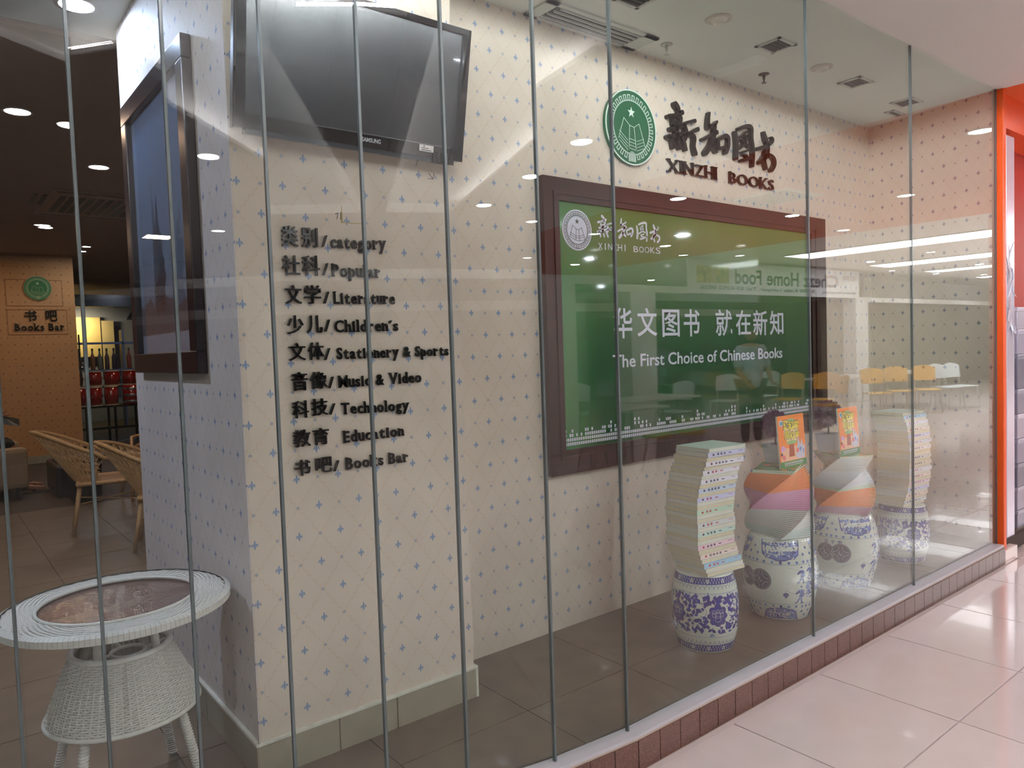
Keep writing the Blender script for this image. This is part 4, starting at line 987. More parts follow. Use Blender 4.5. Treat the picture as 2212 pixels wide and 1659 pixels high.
sp4 = {28: 'light blue', 26: 'white', 24: 'peach', 22: 'lilac', 20: 'pale blue', 18: 'white', 15: 'pale grey', 13: 'cream', 11: 'white', 9: 'peach', 7: 'pink', 5: 'lilac', 3: 'peach', 1: 'pale grey'}
def sh4(t): return .018*math.sin(PI*t)+(.0 if t > .2 else -.02*(1-t/.2))-(.02*max(0, (t-.85)/.15))
stack((s4[0]-.01, s4[1]), .945, .3645, 30, .205, .25, 29, lambda t: sh4(t), sp4, 'far', 343, 'books stacked on the farthest stool')
# ------------------------------------------------------------------ fanned booklets
def booklet_mesh(name, top, edge, w_, l_, h):
    me = bpy.data.meshes.new(name); bm = B(); box(bm, -w_/2, w_/2, -l_/2, l_/2, 0, h)
    for f in bm.faces: f.material_index = 1 if abs(f.normal.z) < .5 or True else 0
    bm.normal_update()
    for f in bm.faces: f.material_index = 0 if abs(f.normal.z) > .5 else 1
    bm.to_mesh(me); bm.free(); me.materials.append(top); me.materials.append(edge); return me
def covermat(name, base, c2, c3, edge=False):
    t = NT(name); n_ = t.noise(14, 2); c = t.mix(t.ramp(n_, .45, .5), base, c2); c = t.mix(t.ramp(t.noise(24, 2), .58, .62), c, c3); t.L(c, t.b.inputs['Base Color']); t.b.inputs['Roughness'].default_value = .25; return t.m
bands = {'orange': (covermat('cover_orange', srgb(232, 110, 36), srgb(226, 134, 50), srgb(84, 150, 66)), mat('edge_orange', srgb(236, 150, 90), .5)),
 'green': (covermat('cover_green', srgb(58, 128, 70), srgb(110, 150, 90), srgb(222, 122, 60)), mat('edge_green', srgb(206, 222, 196), .5)),
 'pink': (covermat('cover_pink', srgb(206, 118, 158), srgb(220, 140, 172), srgb(196, 108, 150)), mat('edge_pink', srgb(222, 168, 196), .5)),
 'mauve': (covermat('cover_mauve', srgb(168, 110, 122), srgb(186, 126, 138), srgb(150, 96, 110)), mat('edge_mauve', srgb(198, 158, 168), .5)),
 'grey': (covermat('cover_grey', srgb(128, 120, 108), srgb(146, 136, 124), srgb(176, 140, 120)), mat('edge_grey', srgb(214, 220, 214), .5)),
 'white': (covermat('cover_white', srgb(196, 208, 214), srgb(180, 198, 206), srgb(206, 214, 216)), mat('edge_white', srgb(220, 228, 230), .5)),
 'teal': (covermat('cover_teal', srgb(96, 112, 98), srgb(120, 128, 112), srgb(160, 136, 116)), mat('edge_teal', srgb(196, 218, 210), .5))}
bmesh_c = {}
def spiral(c, z0, seq, a0, step, where, group, wl=(.20, .28)):
    z = z0; a = a0; r_c = Vector((0, 0))
    for colr, n in seq:
        if colr not in bmesh_c: bmesh_c[colr] = booklet_mesh('booklet', bands[colr][0], bands[colr][1], wl[0], wl[1], .0079)
        for k in range(n):
            o = bpy.data.objects.new('booklet', bmesh_c[colr]); C.objects.link(o); o.location = (c[0], c[1], z); o.rotation_euler = (0, 0, math.radians(a))
            tag(o, 'thin %s booklet, %s from top of its colour band, %s stool stack' % ({'grey': 'grey and white edged', 'white': 'white and pale blue', 'teal': 'dark grey-green'}.get(colr, 'topmost green' if n == 1 else colr), nth(n-k), where), 'booklet', group)
            z += .0086; a += step
    return z, a
ztop2, atop2 = spiral(s2, .4205, [('teal', 5), ('grey', 11), ('pink', 11), ('orange', 11), ('green', 2)], -20, 3.4, 'second', 'booklets fanned on the second stool')
ztop3, atop3 = spiral(s3, .4205, [('mauve', 5), ('orange', 11), ('green', 2), ('white', 11), ('grey', 9), ('green', 1)], 20, 3.4, 'third', 'booklets fanned on the third stool')
print('stack tops', ztop2, ztop3)
# ------------------------------------------------------------------ upright magazine
def magazine(pl_, pr_, h, label, yplane, lean):
    """pl_, pr_ are the lower corners in world, h height"""
    t = thing('magazine', label, 'magazine', (pl_.x, pl_.y, pl_.z)); d = (pr_-pl_); Wd = d.length; d.normalize(); nrm = Vector((d.y, -d.x, 0)); up = (Vector((0, 0, 1)) - nrm*math.sin(lean)*-1 - Vector((0, 0, 0))).normalized()
    up = (Vector((0, 0, math.cos(lean))) + Vector((-nrm.x, -nrm.y, 0))*math.sin(lean)); out = d.cross(up); 
    if out.dot(nrm) < 0: out = -out
    def P(u, v, o): return d*(u*Wd)+up*(v*h)+out*o
    def quad(bm, pts, o0, o1):
        a = [bm.verts.new(P(*p, o0)) for p in pts]; b = [bm.verts.new(P(*p, o1)) for p in pts]; n = len(pts)
        bm.faces.new(b); bm.faces.new(a[::-1])
        for i in range(n): bm.faces.new((a[i], a[(i+1) % n], b[(i+1) % n], b[i]))
    el = lambda cx, cy, ru, rv, n=24: [(cx+ru*math.cos(2*PI*i/n), cy+rv*math.sin(2*PI*i/n)) for i in range(n)]
    def add(nm, polys, m, o=.0008, off0=.0):
        bm = B()
        for p in polys: quad(bm, p, off0, off0+o)
        bmesh.ops.recalc_face_normals(bm, faces=bm.faces[:]); put(nm, bm, [m], t)
    add('pages', [[(0, 0), (1, 0), (1, 1), (0, 1)]], m_page2, .008, -.008)
    add('cover', [[(0, 0), (1, 0), (1, 1), (0, 1)]], mat('mag_orange', srgb(240, 132, 30), .3), .0006)
    add('green_band', [[(0, 0), (1, 0), (1, .125), (0, .125)]], mat('mag_green', srgb(32, 132, 66), .3), .0004, .0006)
    add('oval', [el(.48, .68, .27, .25)], mat('mag_cream', srgb(232, 212, 150), .4), .0004, .0006)
    add('oval_rim', [el(.48, .475, .20, .035), el(.48, .90, .15, .03)], mat('mag_leaf', srgb(150, 190, 120), .4), .0003, .0010)
    add('badge', [el(.13, .86, .08, .06)], m_print, .0004, .0006)
    add('badge_mark', [el(.13, .87, .05, .02, 8), el(.13, .84, .055, .012, 8)], mat('mag_teal', srgb(70, 150, 170), .4), .0003, .001)
    add('picture_field', [[(.05, .13), (.96, .13), (.96, .30), (.62, .40), (.45, .36), (.2, .38), (.05, .30)]], mat('mag_peach', srgb(236, 186, 150), .5), .0003, .0006)
    add('tower', [[(.35, .20), (.56, .20), (.55, .44), (.38, .44)]], mat('mag_brown', srgb(168, 74, 36), .5), .0003, .0009)
    add('parasol', [[(.04, .32), (.08, .42), (.17, .43), (.25, .35)]], mat('mag_lilac', srgb(216, 160, 212), .5), .0004, .0009)
    add('pale_shape', [[(.64, .15), (.94, .14), (.97, .40), (.90, .36), (.86, .52), (.80, .40), (.72, .60), (.68, .36), (.60, .22)]], m_print, .0004, .0009)
    add('blue_accent', [[(.74, .34), (.84, .36), (.80, .26)], [(.88, .30), (.93, .32), (.91, .2)]], mat('mag_blue', srgb(110, 140, 196), .5), .0003, .0013)
    add('pink_shape', [el(.68, .30, .05, .045, 10), el(.15, .2, .06, .05, 10), el(.08, .25, .04, .04, 10)], mat('mag_pink', srgb(226, 112, 118), .5), .0003, .0014)
    add('dark_shape', [el(.07, .27, .035, .028, 9)], m_dark, .0003, .0018)
    for row, (txt, v0, v1) in enumerate((('玩科学', .70, .88), ('用科学', .53, .67))):
        for k, ch in enumerate(txt):
            for (of, mm, nm, hh_) in ((.075, m_ink, 'title_outline', .0010), (.022, mat('mag_yellow', srgb(246, 226, 40), .4), 'title', .0016)):
                vf = glyph(ch, of); a, b, c_, e = bounds(glyph(ch, 0)[0]); bm = B(); u0 = .20+k*.20+(.03 if row else 0); wv = .19 if not row else .155
                fit(bm, vf, lambda x, y, zz: P(u0+(x-a)/(b-a)*wv, v0+(y-c_)/(e-c_)*(v1-v0)+(.02 if k == 0 else 0), hh_+(zz+.05)*.004)); put(nm, bm, [mm], t)
    bm = B()
    for k in range(11): quad(bm, [(.16+k*.065, .065), (.20+k*.065, .065), (.20+k*.065, .10), (.16+k*.065, .10)], .001, .0013)
    for k in range(10): quad(bm, [(.16+k*.068, .035), (.205+k*.068, .035), (.205+k*.068, .052), (.16+k*.068, .052)], .001, .0013)
    o = put('small_print', bm, [m_print], t); o['kind'] = 'stuff'
def on_stack(px, py, z): return at(px, py, 2, z)
a = at(1686, 1021, 2, ztop2); b = at(1743, 1015, 2, ztop2); 
# keep both feet at one depth along the view so the cover faces the glass
dep = 2.06
a = at(1687, 1020, 1, s2[1]-.07); b = at(1743, 1014, 1, s2[1]-.07)
a.z = b.z = ztop2+.001
def mag_h(px0, py0, px1, py1, yv): return (at(px1, py1, 1, yv)-at(px0, py0, 1, yv)).length
magazine(a, b, mag_h(1687, 1020, 1669, 914, s2[1]-.05), 'orange children\'s science magazine standing beside the plant on the second stool', 0, .07)
a = at(1817, 985, 1, s3[1]-.07); b = at(1858, 978, 1, s3[1]-.07); a.z = b.z = ztop3+.001
magazine(a, b, mag_h(1817, 985, 1803, 888, s3[1]-.05), 'orange children\'s science magazine standing on the third stool', 0, .07)
# ------------------------------------------------------------------ potted purple plants
m_pot = mat('white_pot', srgb(196, 200, 206), .35); m_purp = mat('purple_leaf', srgb(88, 26, 78), .7, spec=.1, var=.35, vs=30); m_stem = mat('dark_stem', srgb(52, 36, 40), .7); m_soil = mat('soil', srgb(40, 34, 36), .9)
def plant(px, z, yv, label, wpx, hpx, seed, lift=0):
    p = at(px, 900, 1, yv); p.z = z
    t = thing('potted_plant', label, 'plant', (p.x, p.y, z), .15); k = wpx; 
    bm = B(); a = k*.40; b = k*.52; h = k*.98
    vs = [bm.verts.new((sx_*r, sy_*r, zz)) for r, zz in ((a, 0), (b, h), (b*.86, h), (b*.8, h*.9)) for sx_, sy_ in ((-1, -1), (1, -1), (1, 1), (-1, 1))]
    bm.faces.new([vs[i] for i in (3, 2, 1, 0)])
    for l in range(3):
        for i in range(4): bm.faces.new((vs[l*4+i], vs[l*4+(i+1) % 4], vs[l*4+4+(i+1) % 4], vs[l*4+4+i]))
    bm.normal_update(); put('pot', bm, [m_pot], t)
    put('soil', box(B(), -b*.8, b*.8, -b*.8, b*.8, h*.86, h*.9), [m_soil], t)
    R_ = hpx; cz = h+R_*1.55
    put('stem', tube(B(), [(0, 0, h*.85), (.004, 0, h+R_*.4), (-.002, 0, cz-R_*.3)], [.007, .005, .006], 8), [m_stem], t)
    rr = random.Random(seed); bm = B()
    ball(bm, (0, 0, cz), R_*.62, 1, 1, 1, 12, 8)
    for i in range(1700):
        zz = rr.random()*2-1; aa = rr.random()*2*PI; q = math.sqrt(1-zz*zz); d = Vector((q*math.cos(aa), q*math.sin(aa), zz)); L = R_*(.78+.35*rr.random())
        s_ = d.cross(Vector((rr.random()-.5, rr.random()-.5, rr.random()-.5))).normalized()*R_*.075
        st = d*R_*(.30+.25*rr.random()); e = d*L+Vector((0, 0, -R_*.06)); m_ = st*.4+e*.6
        v = [bm.verts.new(x+Vector((0, 0, cz))) for x in (st, m_+s_, e, m_-s_)]; bm.faces.new(v)
    o = put('foliage', bm, [m_purp], t); o['kind'] = 'stuff'
plant(1674, ztop2, s2[1]+.085, 'small purple ball plant in a square white pot on the second stool', .10, .072, 1)
plant(1789, ztop3, s3[1]+.085, 'small purple ball plant in a square white pot on the third stool', .11, .078, 2)
# ------------------------------------------------------------------ white rattan table
m_rat = mat('white_rattan', srgb(216, 216, 208), .45, var=.06, vs=60); m_tan = mat('tan_rattan', srgb(196, 158, 108), .5, var=.12, vs=60)
def weave_ring(bm, fn, rows, cols, amp, hw):
    """rows of strands weaving over and under cols stakes; fn(t, s, o) -> point, t along the ring, s across, o outward"""
    n = cols*2
    for r in range(rows):
        L = []
        for i in range(n):
            o = amp*(1 if ((i//1+r) % 2 == 0) else -1) if i % 1 == 0 else 0
            o = amp*math.cos(PI*(i*.5*1.0) + PI*r) if True else o
            s0 = (r+.5-hw)/rows; s1 = (r+.5+hw)/rows
            L.append((bm.verts.new(fn(i/n, s0, o)), bm.verts.new(fn(i/n, (r+.5)/rows, o+amp*.7)), bm.verts.new(fn(i/n, s1, o))))
        for i in range(n):
            a, b = L[i], L[(i+1) % n]
            bm.faces.new((a[0], b[0], b[1], a[1])); bm.faces.new((a[1], b[1], b[2], a[2]))
tcp = at(256, 1293, 2, .66); TX, TY = tcp.x, tcp.y
t = thing('rattan_table', 'white woven rattan table with an oval glass inset behind the left panes', 'table', (TX, TY, 0))
RO, RI = .335, .228
put('tabletop_base', lathe(B(), [(RI, .640), (RO-.012, .640), (RO-.012, .654), (RI, .654)], 56, cap=False), [m_rat], t, True)
bm = B(); weave_ring(bm, lambda q, s, o: ((RI+.004+s*(RO-RI-.02))*math.cos(2*PI*q), (RI+.004+s*(RO-RI-.02))*math.sin(2*PI*q), .6555+o), 13, 84, .0013, .46)
put('woven_rim', bm, [m_rat], t)['kind'] = 'stuff'
bm = B()
for k in range(150):
    a = 2*PI*k/150; b = 2*PI*(k+.95)/150
    for (r0, z0, r1, z1) in ((RO-.016, .661, RO, .652), (RO, .652, RO, .632), (RO, .632, RO-.014, .626)):
        bm.faces.new([bm.verts.new((r*math.cos(x), r*math.sin(x), z)) for r, z, x in ((r0, z0, a), (r0, z0, b), (r1, z1, b), (r1, z1, a))])
put('wrapped_edge', bm, [m_rat], t)['kind'] = 'stuff'
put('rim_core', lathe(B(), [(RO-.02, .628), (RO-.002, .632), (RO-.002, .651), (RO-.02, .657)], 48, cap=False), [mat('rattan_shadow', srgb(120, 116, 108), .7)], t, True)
put('inner_binding', tube(B(), [(RI*math.cos(2*PI*k/60), RI*math.sin(2*PI*k/60), .658) for k in range(60)], .006, 6, True), [m_rat], t, True)
nt = NT('pebbled_glass'); nt.b.inputs['Base Color'].default_value = (*srgb(120, 92, 84), 1); nt.b.inputs['Roughness'].default_value = .04; nt.b.inputs['Alpha'].default_value = .55; nt.b.inputs['Specular IOR Level'].default_value = .9
nt.bump(nt.noise(75, 2), .55, .004)
put('glass_inset', lathe(B(), [(0, .646), (RI-.002, .646), (RI-.002, .651), (0, .651)], 48, cap=False), [nt.m], t)
put('cross_bar', tube(B(), [(-RI, -.04, .634), (0, .0, .632), (RI, .04, .634)], .012, 8), [m_rat], t, True); put('cross_bar', tube(B(), [(-.05, -RI, .634), (0, .0, .632), (.05, RI, .634)], .012, 8), [m_rat], t, True)
SK = lambda s: (.142+(.222-.142)*s**.85, .505-.195*s)
bm = B(); weave_ring(bm, lambda q, s, o: ((SK(s)[0]+o)*math.cos(2*PI*q), (SK(s)[0]+o)*math.sin(2*PI*q), SK(s)[1]), 30, 60, .0026, .43)
put('woven_skirt', bm, [m_rat], t)['kind'] = 'stuff'
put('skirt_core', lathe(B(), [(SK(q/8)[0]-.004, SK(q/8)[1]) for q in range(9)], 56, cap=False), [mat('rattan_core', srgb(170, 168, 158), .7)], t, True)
bm = B()
for k in range(60):
    a = 2*PI*k/60; tube(bm, [(SK(s)[0]*math.cos(a), SK(s)[0]*math.sin(a), SK(s)[1]) for s in (0, .5, 1)], .0032, 5)
put('skirt_stakes', bm, [m_rat], t)['kind'] = 'stuff'
bm = B(); put('skirt_top_binding', tube(B(), [(.142*math.cos(2*PI*k/48), .142*math.sin(2*PI*k/48), .507) for k in range(48)], .010, 8, True), [m_rat], t, True)
put('skirt_bottom_binding', tube(B(), [(.222*math.cos(2*PI*k/56), .222*math.sin(2*PI*k/56), .309) for k in range(56)], .0075, 8, True), [m_rat], t, True)
put('scroll_ring', tube(B(), [(.01+.05*math.cos(2*PI*k/24), -.05+.05*math.sin(2*PI*k/24), .50) for k in range(24)], .006, 6, True), [m_rat], t, True)
for q in (((-.12, -.06, .5), (-.04, -.05, .5)), ((.06, -.05, .5), (.13, -.02, .5)), ((.0, .0, .5), (-.02, .13, .5))): put('scroll_bar', tube(B(), q, .006, 6), [m_rat], t)
for (a, r_) in ((-2.35, 0), (-.75, 0), (.82, 0), (2.4, 0)):
    c_, s_ = math.cos(a), math.sin(a)
    bm = tube(B(), [(.10*c_, .10*s_, .645), (.118*c_, .118*s_, .50), (.185*c_, .185*s_, .31), (.262*c_, .262*s_, 0)], [.013, .013, .013, .012], 10)
    lg = put('leg', bm, [m_rat], t, True)
    bm = B(); n = 34
    for k in range(n):
        f = k/n; z = .31*(1-f)+.004; rr_ = .185+(.262-.185)*(1-z/.31)
        tube(bm, [((rr_)*c_+.0135*math.cos(x*PI/4), (rr_)*s_+.0135*math.sin(x*PI/4), z) for x in range(8)], .0026, 4, True)
    put('cane_wrap', bm, [m_rat], lg)['kind'] = 'stuff'
# ------------------------------------------------------------------ rattan armchairs
def rattan_chair(x, y, rz, label, s=1.0):
    t = thing('rattan_armchair', label, 'chair', (x, y, 0), rz, 'tan rattan armchairs in the book bar'); t.scale = (s, s, s)
    # faces +x
    legs = [((.22, -.22), (.26, -.25)), ((.22, .22), (.26, .25)), ((-.20, -.20), (-.27, -.23)), ((-.20, .20), (-.27, .23))]
    for (tx, ty), (fx, fy) in legs: put('leg', tube(B(), [(tx, ty, .42), (fx, fy, 0)], [.018, .015], 10), [m_tan], t, True)
    put('seat_frame', tube(B(), [(.25, -.25, .42), (.25, .25, .42), (-.22, .24, .42), (-.22, -.24, .42)], .018, 8, True), [m_tan], t, True)
    bm = B()
    for k in range(34):
        yy = -.235+.47*(k+.5)/34; n = 18
        for j in range(n):
            xa, xb = -.22+.47*j/n, -.22+.47*(j+1)/n; o = .004 if (j+k) % 2 else -.001
            bm.faces.new([bm.verts.new(p) for p in ((xa, yy-.0062, .428+o), (xb, yy-.0062, .428+o), (xb, yy+.0062, .428+o), (xa, yy+.0062, .428+o))])
    put('woven_seat', bm, [m_tan], t)['kind'] = 'stuff'
    put('stretcher', tube(B(), [(.24, -.23, .25), (-.24, .215, .25)], .006, 6), [m_tan], t); put('stretcher', tube(B(), [(.24, .23, .25), (-.24, -.215, .25)], .006, 6), [m_tan], t)
    # back and arms: one rail sweeping from arm to arm, high at the back
    top = []; 
    for k in range(25):
        a = -1.0+2.0*k/24; u = abs(a)
        ang = PI+a*1.75; r_ = .33+.05*(1-u)
        top.append(Vector((r_*math.cos(ang)*1.0-.03-.12*(1-u)**2, r_*math.sin(ang)*.92, .64+.22*math.cos(a*PI/2)**1.5-.02*(u > .9))))
    put('top_rail', tube(B(), top, .016, 8), [m_tan], t, True)
    bot = []
    for k in range(25):
        a = -1.0+2.0*k/24; ang = PI+a*1.65; bot.append(Vector((.245*math.cos(ang), .245*math.sin(ang), .43)))
    bm = B()
    for k in range(3, 22):
        for d in (-2, 2):
            if 0 <= k+d < 25: tube(bm, [bot[k], bot[k].lerp(top[(k+k+d)//2], .5), top[k+d]], .0045, 5)
        tube(bm, [bot[k], top[k]], .0035, 5)
    for f in (.18, .34, .5, .66, .82, .93): tube(bm, [bot[k].lerp(top[k], f) for k in range(2, 23)], .0042, 5)
    put('lattice_back', bm, [m_tan], t)['kind'] = 'stuff'
    for sg, k in ((-1, 0), (1, 24)):
        e = top[k]; put('arm', tube(B(), [e, Vector((e.x+.10, e.y, .60)), Vector((.24, sg*.245, .43))], .015, 8), [m_tan], t, True)
    return t
rattan_chair(1.20, 7.15, -.15, 'tan rattan armchair with open lattice back, the left one in full view')
rattan_chair(1.47, 6.15, -.3, 'tan rattan armchair half hidden behind the pier, nearer the glass', .95)
rattan_chair(1.86, 8.5, PI, 'tan rattan armchair with a tall back behind the other two')
# round table between the chairs
t = thing('low_table', 'tan rattan table between the armchairs, mostly hidden by the pier', 'table', (1.72, 7.4, 0))
put('tabletop', lathe(B(), [(0, .56), (.30, .56), (.30, .59), (0, .59)], 32), [m_tan], t); put('pedestal', lathe(B(), [(.2, 0), (.1, .1), (.08, .45), (.16, .56)], 20), [m_tan], t, True)
# ------------------------------------------------------------------ bar wall
bw = put('wall_bar', box(B(), -3, 1.815, 12.5, 12.9, 0, ZC-.02), [wp_bar]); tag(bw, 'tan wallpapered wall with the Books Bar sign', kind='structure')
bbw = thing('baseboard_bar', 'grey baseboard of the bar wall', None, kind='structure')
for k in range(8): put('tile', box(B(), -3+.6*k+.003, min(1.815, -3+.6*(k+1)), 12.488, 12.5, 0, .11), [m_base], bbw)
t = thing('seal_sign', 'round green seal above the Books Bar lettering', 'sign')
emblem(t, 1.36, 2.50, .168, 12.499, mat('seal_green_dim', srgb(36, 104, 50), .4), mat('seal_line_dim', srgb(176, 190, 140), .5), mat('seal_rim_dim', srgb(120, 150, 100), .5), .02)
t = thing('sign_lettering', 'two black raised Chinese characters above the words Books Bar', 'lettering')
for ch, a, b in (('书', 1.18, 1.33), ('吧', 1.435, 1.58)):
    bm = B(); text_xz(bm, ch, a, b, 2.035, 2.185, 12.48, .018, .016); put('letter', bm, [m_black], t)
t = thing('sign_lettering', 'black raised words Books Bar on the bar wall', 'lettering')
lst = []; slab_word(lst, 'Books Bar', 1.055, 1.665, 1.90, 1.905, .098, .098, 12.48, .018, off=.02)
for ch, bm in lst: put('letter', bm, [m_black], t)
bm = B()
for (xa, xb, za, zb) in ((.98, 1.70, 1.845, 2.195), (.98, 1.66, 2.25, 2.62)): line2(bm, [(xa, za), (xb, za), (xb, zb), (xa, zb)], .006, 12.494, 12.499, closed=True)
tag(put('sticker_outline', bm, [mat('brown_line', srgb(150, 100, 62), .6)]), 'thin outlines of clear sheets around the bar wall sign', 'outline')
# ------------------------------------------------------------------ far room of the shop
fw_ = put('wall_far', box(B(), -3, 7, 20, 20.2, 0, ZC), [mat('far_wall_paint', srgb(150, 156, 178), .7)]); tag(fw_, 'pale blue far wall of the shop', kind='structure')
sw = put('wall_shop_right', box(B(), 6.0, 6.15, 2.9, 20, 0, ZC), [mat('side_wall_paint', srgb(120, 110, 108), .7)]); tag(sw, 'right hand wall of the shop', kind='structure')
sl = put('wall_shop_left', box(B(), -3.15, -3, 3.4, 20, 0, ZC), [mat('side_wall_paint', srgb(120, 110, 108), .7)]); tag(sl, 'left hand wall of the shop', kind='structure')
bk = put('wall_display_back', box(B(), 1.7, 6, 2.865, 2.9, 0, ZC), [mat('side_wall_paint', srgb(120, 110, 108), .7)]); tag(bk, 'rear of the display wall inside the shop', kind='structure')
bmn = put('trim_4', box(B(), 1.6, 6, 17.2, 17.5, 2.56, 2.80), [m_dark]); tag(bmn, 'black beam across the far shop ceiling', kind='structure')
t = thing('lit_wall_panel', 'warmly lit cream wall panel in the far room', 'panel', (3.0, 19.9, 1.2))
put('panel', box(B(), -.6, .38, -.03, .0, .35, 1.28), [mat('cream_panel', srgb(222, 200, 140), .6)], t); put('door_leaf', box(B(), .40, .66, -.05, -.02, -.2, 1.2), [mat('cream_leaf', srgb(206, 190, 150), .6)], t); put('edge_strip', box(B(), .38, .40, -.05, 0, -.2, 1.28), [m_dark], t)
area('panel_lamp', (2.9, 19.4, 2.45), .5, .1, 12, (1, .78, .42), (math.radians(35), 0, 0))
t = thing('pendant_lamp', 'small black cone pendant lamp at the edge of the pier', 'lamp', (2.72, 13, 2.08))
put('shade', lathe(B(), [(.14, 0), (.05, .15), (.02, .2), (.0, .2)], 20, cap=False), [m_dark], t, True); put('cord', tube(B(), [(0, 0, .2), (0, 0, .9)], .006, 6), [m_dark], t); put('bulb', ball(B(), (0, 0, .03), .05), [mat('bulb', (1, .9, .7), emit=(1, .85, .6), es=8)], t)
# shelf with bottles
t = thing('wall_shelf', 'grey blue shelf unit with upright bottles in the far room', 'shelf', (3.2, 17.9, .6)); m_sh = mat('shelf_blue', srgb(92, 104, 140), .5)
put('board', box(B(), -.7, .9, -.15, .15, .62, .66), [m_sh], t); put('board', box(B(), -.7, .9, -.15, .15, 1.20, 1.24), [m_sh], t); put('board', box(B(), -.7, .9, -.15, .15, .3, .33), [m_sh], t)
for x in (-.72, .22, .9): put('upright', box(B(), x, x+.03, -.15, .15, -.6, 1.5), [m_sh], t)
bcols = [(60, 44, 40), (52, 50, 44), (150, 92, 60), (120, 110, 96), (86, 60, 56), (60, 52, 60), (140, 60, 50), (160, 140, 100)]; bnm = ['dark brown', 'olive', 'orange brown', 'grey', 'reddish brown', 'charcoal', 'brick red', 'sand coloured']
for k, c_ in enumerate(bcols):
    x = 2.58+.135*k if k < 6 else 3.55+.16*(k-6)
    q = thing('bottle', '%s bottle standing on the far shelf' % bnm[k], 'bottle', (x, 17.82, 1.26), 0, 'bottles on the far shelf')
    put('body', lathe(B(), [(.04, 0), (.045, .02), (.045, .26), (.018, .34), (.018, .40)], 14), [mat('bottle_%d' % k, srgb(*c_), .25)], q, True); put('cap', lathe(B(), [(.02, .40), (.02, .45)], 12), [m_dark], q)
# drum rack
t = thing('display_rack', 'black metal rack holding red drums', 'rack', (2.45, 14.4, 0)); m_bm = mat('black_metal', srgb(16, 16, 20), .35, .3)
for x in (-.78, -.32, .12, .56, 1.0):
    for y in (-.18, .42): put('leg', box(B(), x-.018, x+.018, y-.018, y+.018, 0, .66), [m_bm], t)
put('shelf', box(B(), -.82, 1.05, -.2, .45, .64, .675), [m_bm], t); put('lower_rail', box(B(), -.8, 1.03, -.19, -.165, .28, .31), [m_bm], t); put('lower_rail', box(B(), -.8, 1.03, .40, .43, .22, .25), [m_bm], t)
for x in (-.32, .56): put('upper_post', box(B(), x-.012, x+.012, .1, .124, .675, 1.9), [m_bm], t)
put('upper_shelf', box(B(), -.82, 1.05, .15, .5, .97, .995), [m_bm], t)
m_dr = mat('drum_red', srgb(150, 14, 20), .15, coat=.7); m_hd = mat('drum_head', srgb(206, 190, 160), .5); m_ch = mat('drum_chrome', srgb(200, 204, 214), .12, .9)
def drum(x, y, z, r, h, label, grp='red drums on the rack'):
    q = thing('drum', label, 'drum', (x, y, z), 0, grp)
    put('shell', lathe(B(), [(r*.94, .012), (r, h*.5), (r*.94, h-.012)], 24), [m_dr], q, True); put('hoop', lathe(B(), [(r*1.0, 0), (r*1.0, .016), (r*.9, .016), (r*.9, 0)], 24, cap=False), [m_hd], q); put('hoop', lathe(B(), [(r*1.0, h-.02), (r*1.0, h), (r*.9, h), (r*.9, h-.02)], 24, cap=False), [m_hd], q)
    put('drumhead', lathe(B(), [(0, h-.004), (r*.93, h-.004)], 24, cap=False), [m_hd], q)
    bm = B()
    for k in range(6): a = k*PI/3; box(bm, (r+.004)*math.cos(a)-.006, (r+.004)*math.cos(a)+.006, (r+.004)*math.sin(a)-.006, (r+.004)*math.sin(a)+.006, h*.42, h*.58)
    put('lugs', bm, [m_ch], q)['kind'] = 'stuff'
pos = ['leftmost', 'second from the left', 'third from the left', 'fourth from the left', 'rightmost']
for k in range(4): drum(1.80+.245*k, 14.28, .676, .108, .33, 'tall red drum in the front row of the rack, %s' % pos[k])
for k in range(5): drum(1.78+.29*k, 14.78, .996, .128, .27, 'wide red drum in the upper row of the rack, %s' % pos[k])
q = thing('snare_drum', 'red drum with broad chrome bands at the right end of the rack', 'drum', (2.86, 14.3, .676))
for k in range(3): put('band', lathe(B(), [(.15, .03+.11*k), (.155, .05+.11*k), (.15, .07+.11*k)], 24, cap=False), [m_ch], q, True)
put('shell', lathe(B(), [(.145, 0), (.145, .33)], 24), [m_dr], q, True)
q = thing('helmet_drum', 'small dark glossy drum lying on top of the red drums', 'drum', (2.12, 14.75, 1.29)); put('shell', ball(B(), (0, 0, .07), .15, 1.3, 1, .5), [m_dark], q, True); put('rim', lathe(B(), [(.18, .03), (.19, .045), (.18, .06)], 24, cap=False), [m_ch], q, True); put('red_mark', box(B(), -.03, .05, -.15, -.13, .1, .14), [m_dr], q)
# equipment case, low cabinet
t = thing('speaker_cabinet', 'black rounded equipment cabinet by the bar wall', 'cabinet', (1.24, 9.6, 0)); put('body', box(B(), -.19, .22, -.5, .3, 0, .34, bev=.03), [m_dark], t)
put('grille', box(B(), -.15, .18, -.506, -.498, .05, .3), [m_bm], t); put('lid', box(B(), -.14, .30, -.5, .30, .36, .41, bev=.012), [mat('brown_lid', srgb(96, 74, 56), .45)], t); put('lid_base', box(B(), -.12, .26, -.45, .25, .335, .362), [m_dark], t)
t = thing('storage_bin', 'black ribbed bin in front of the equipment cabinet', 'bin', (1.26, 8.72, 0)); put('body', lathe(B(), [(.12, 0), (.15, .05), (.155, .33), (.14, .36)], 24), [m_dark], t, True); put('rim', lathe(B(), [(.158, .33), (.162, .345), (.158, .36)], 24, cap=False), [m_bm], t, True)
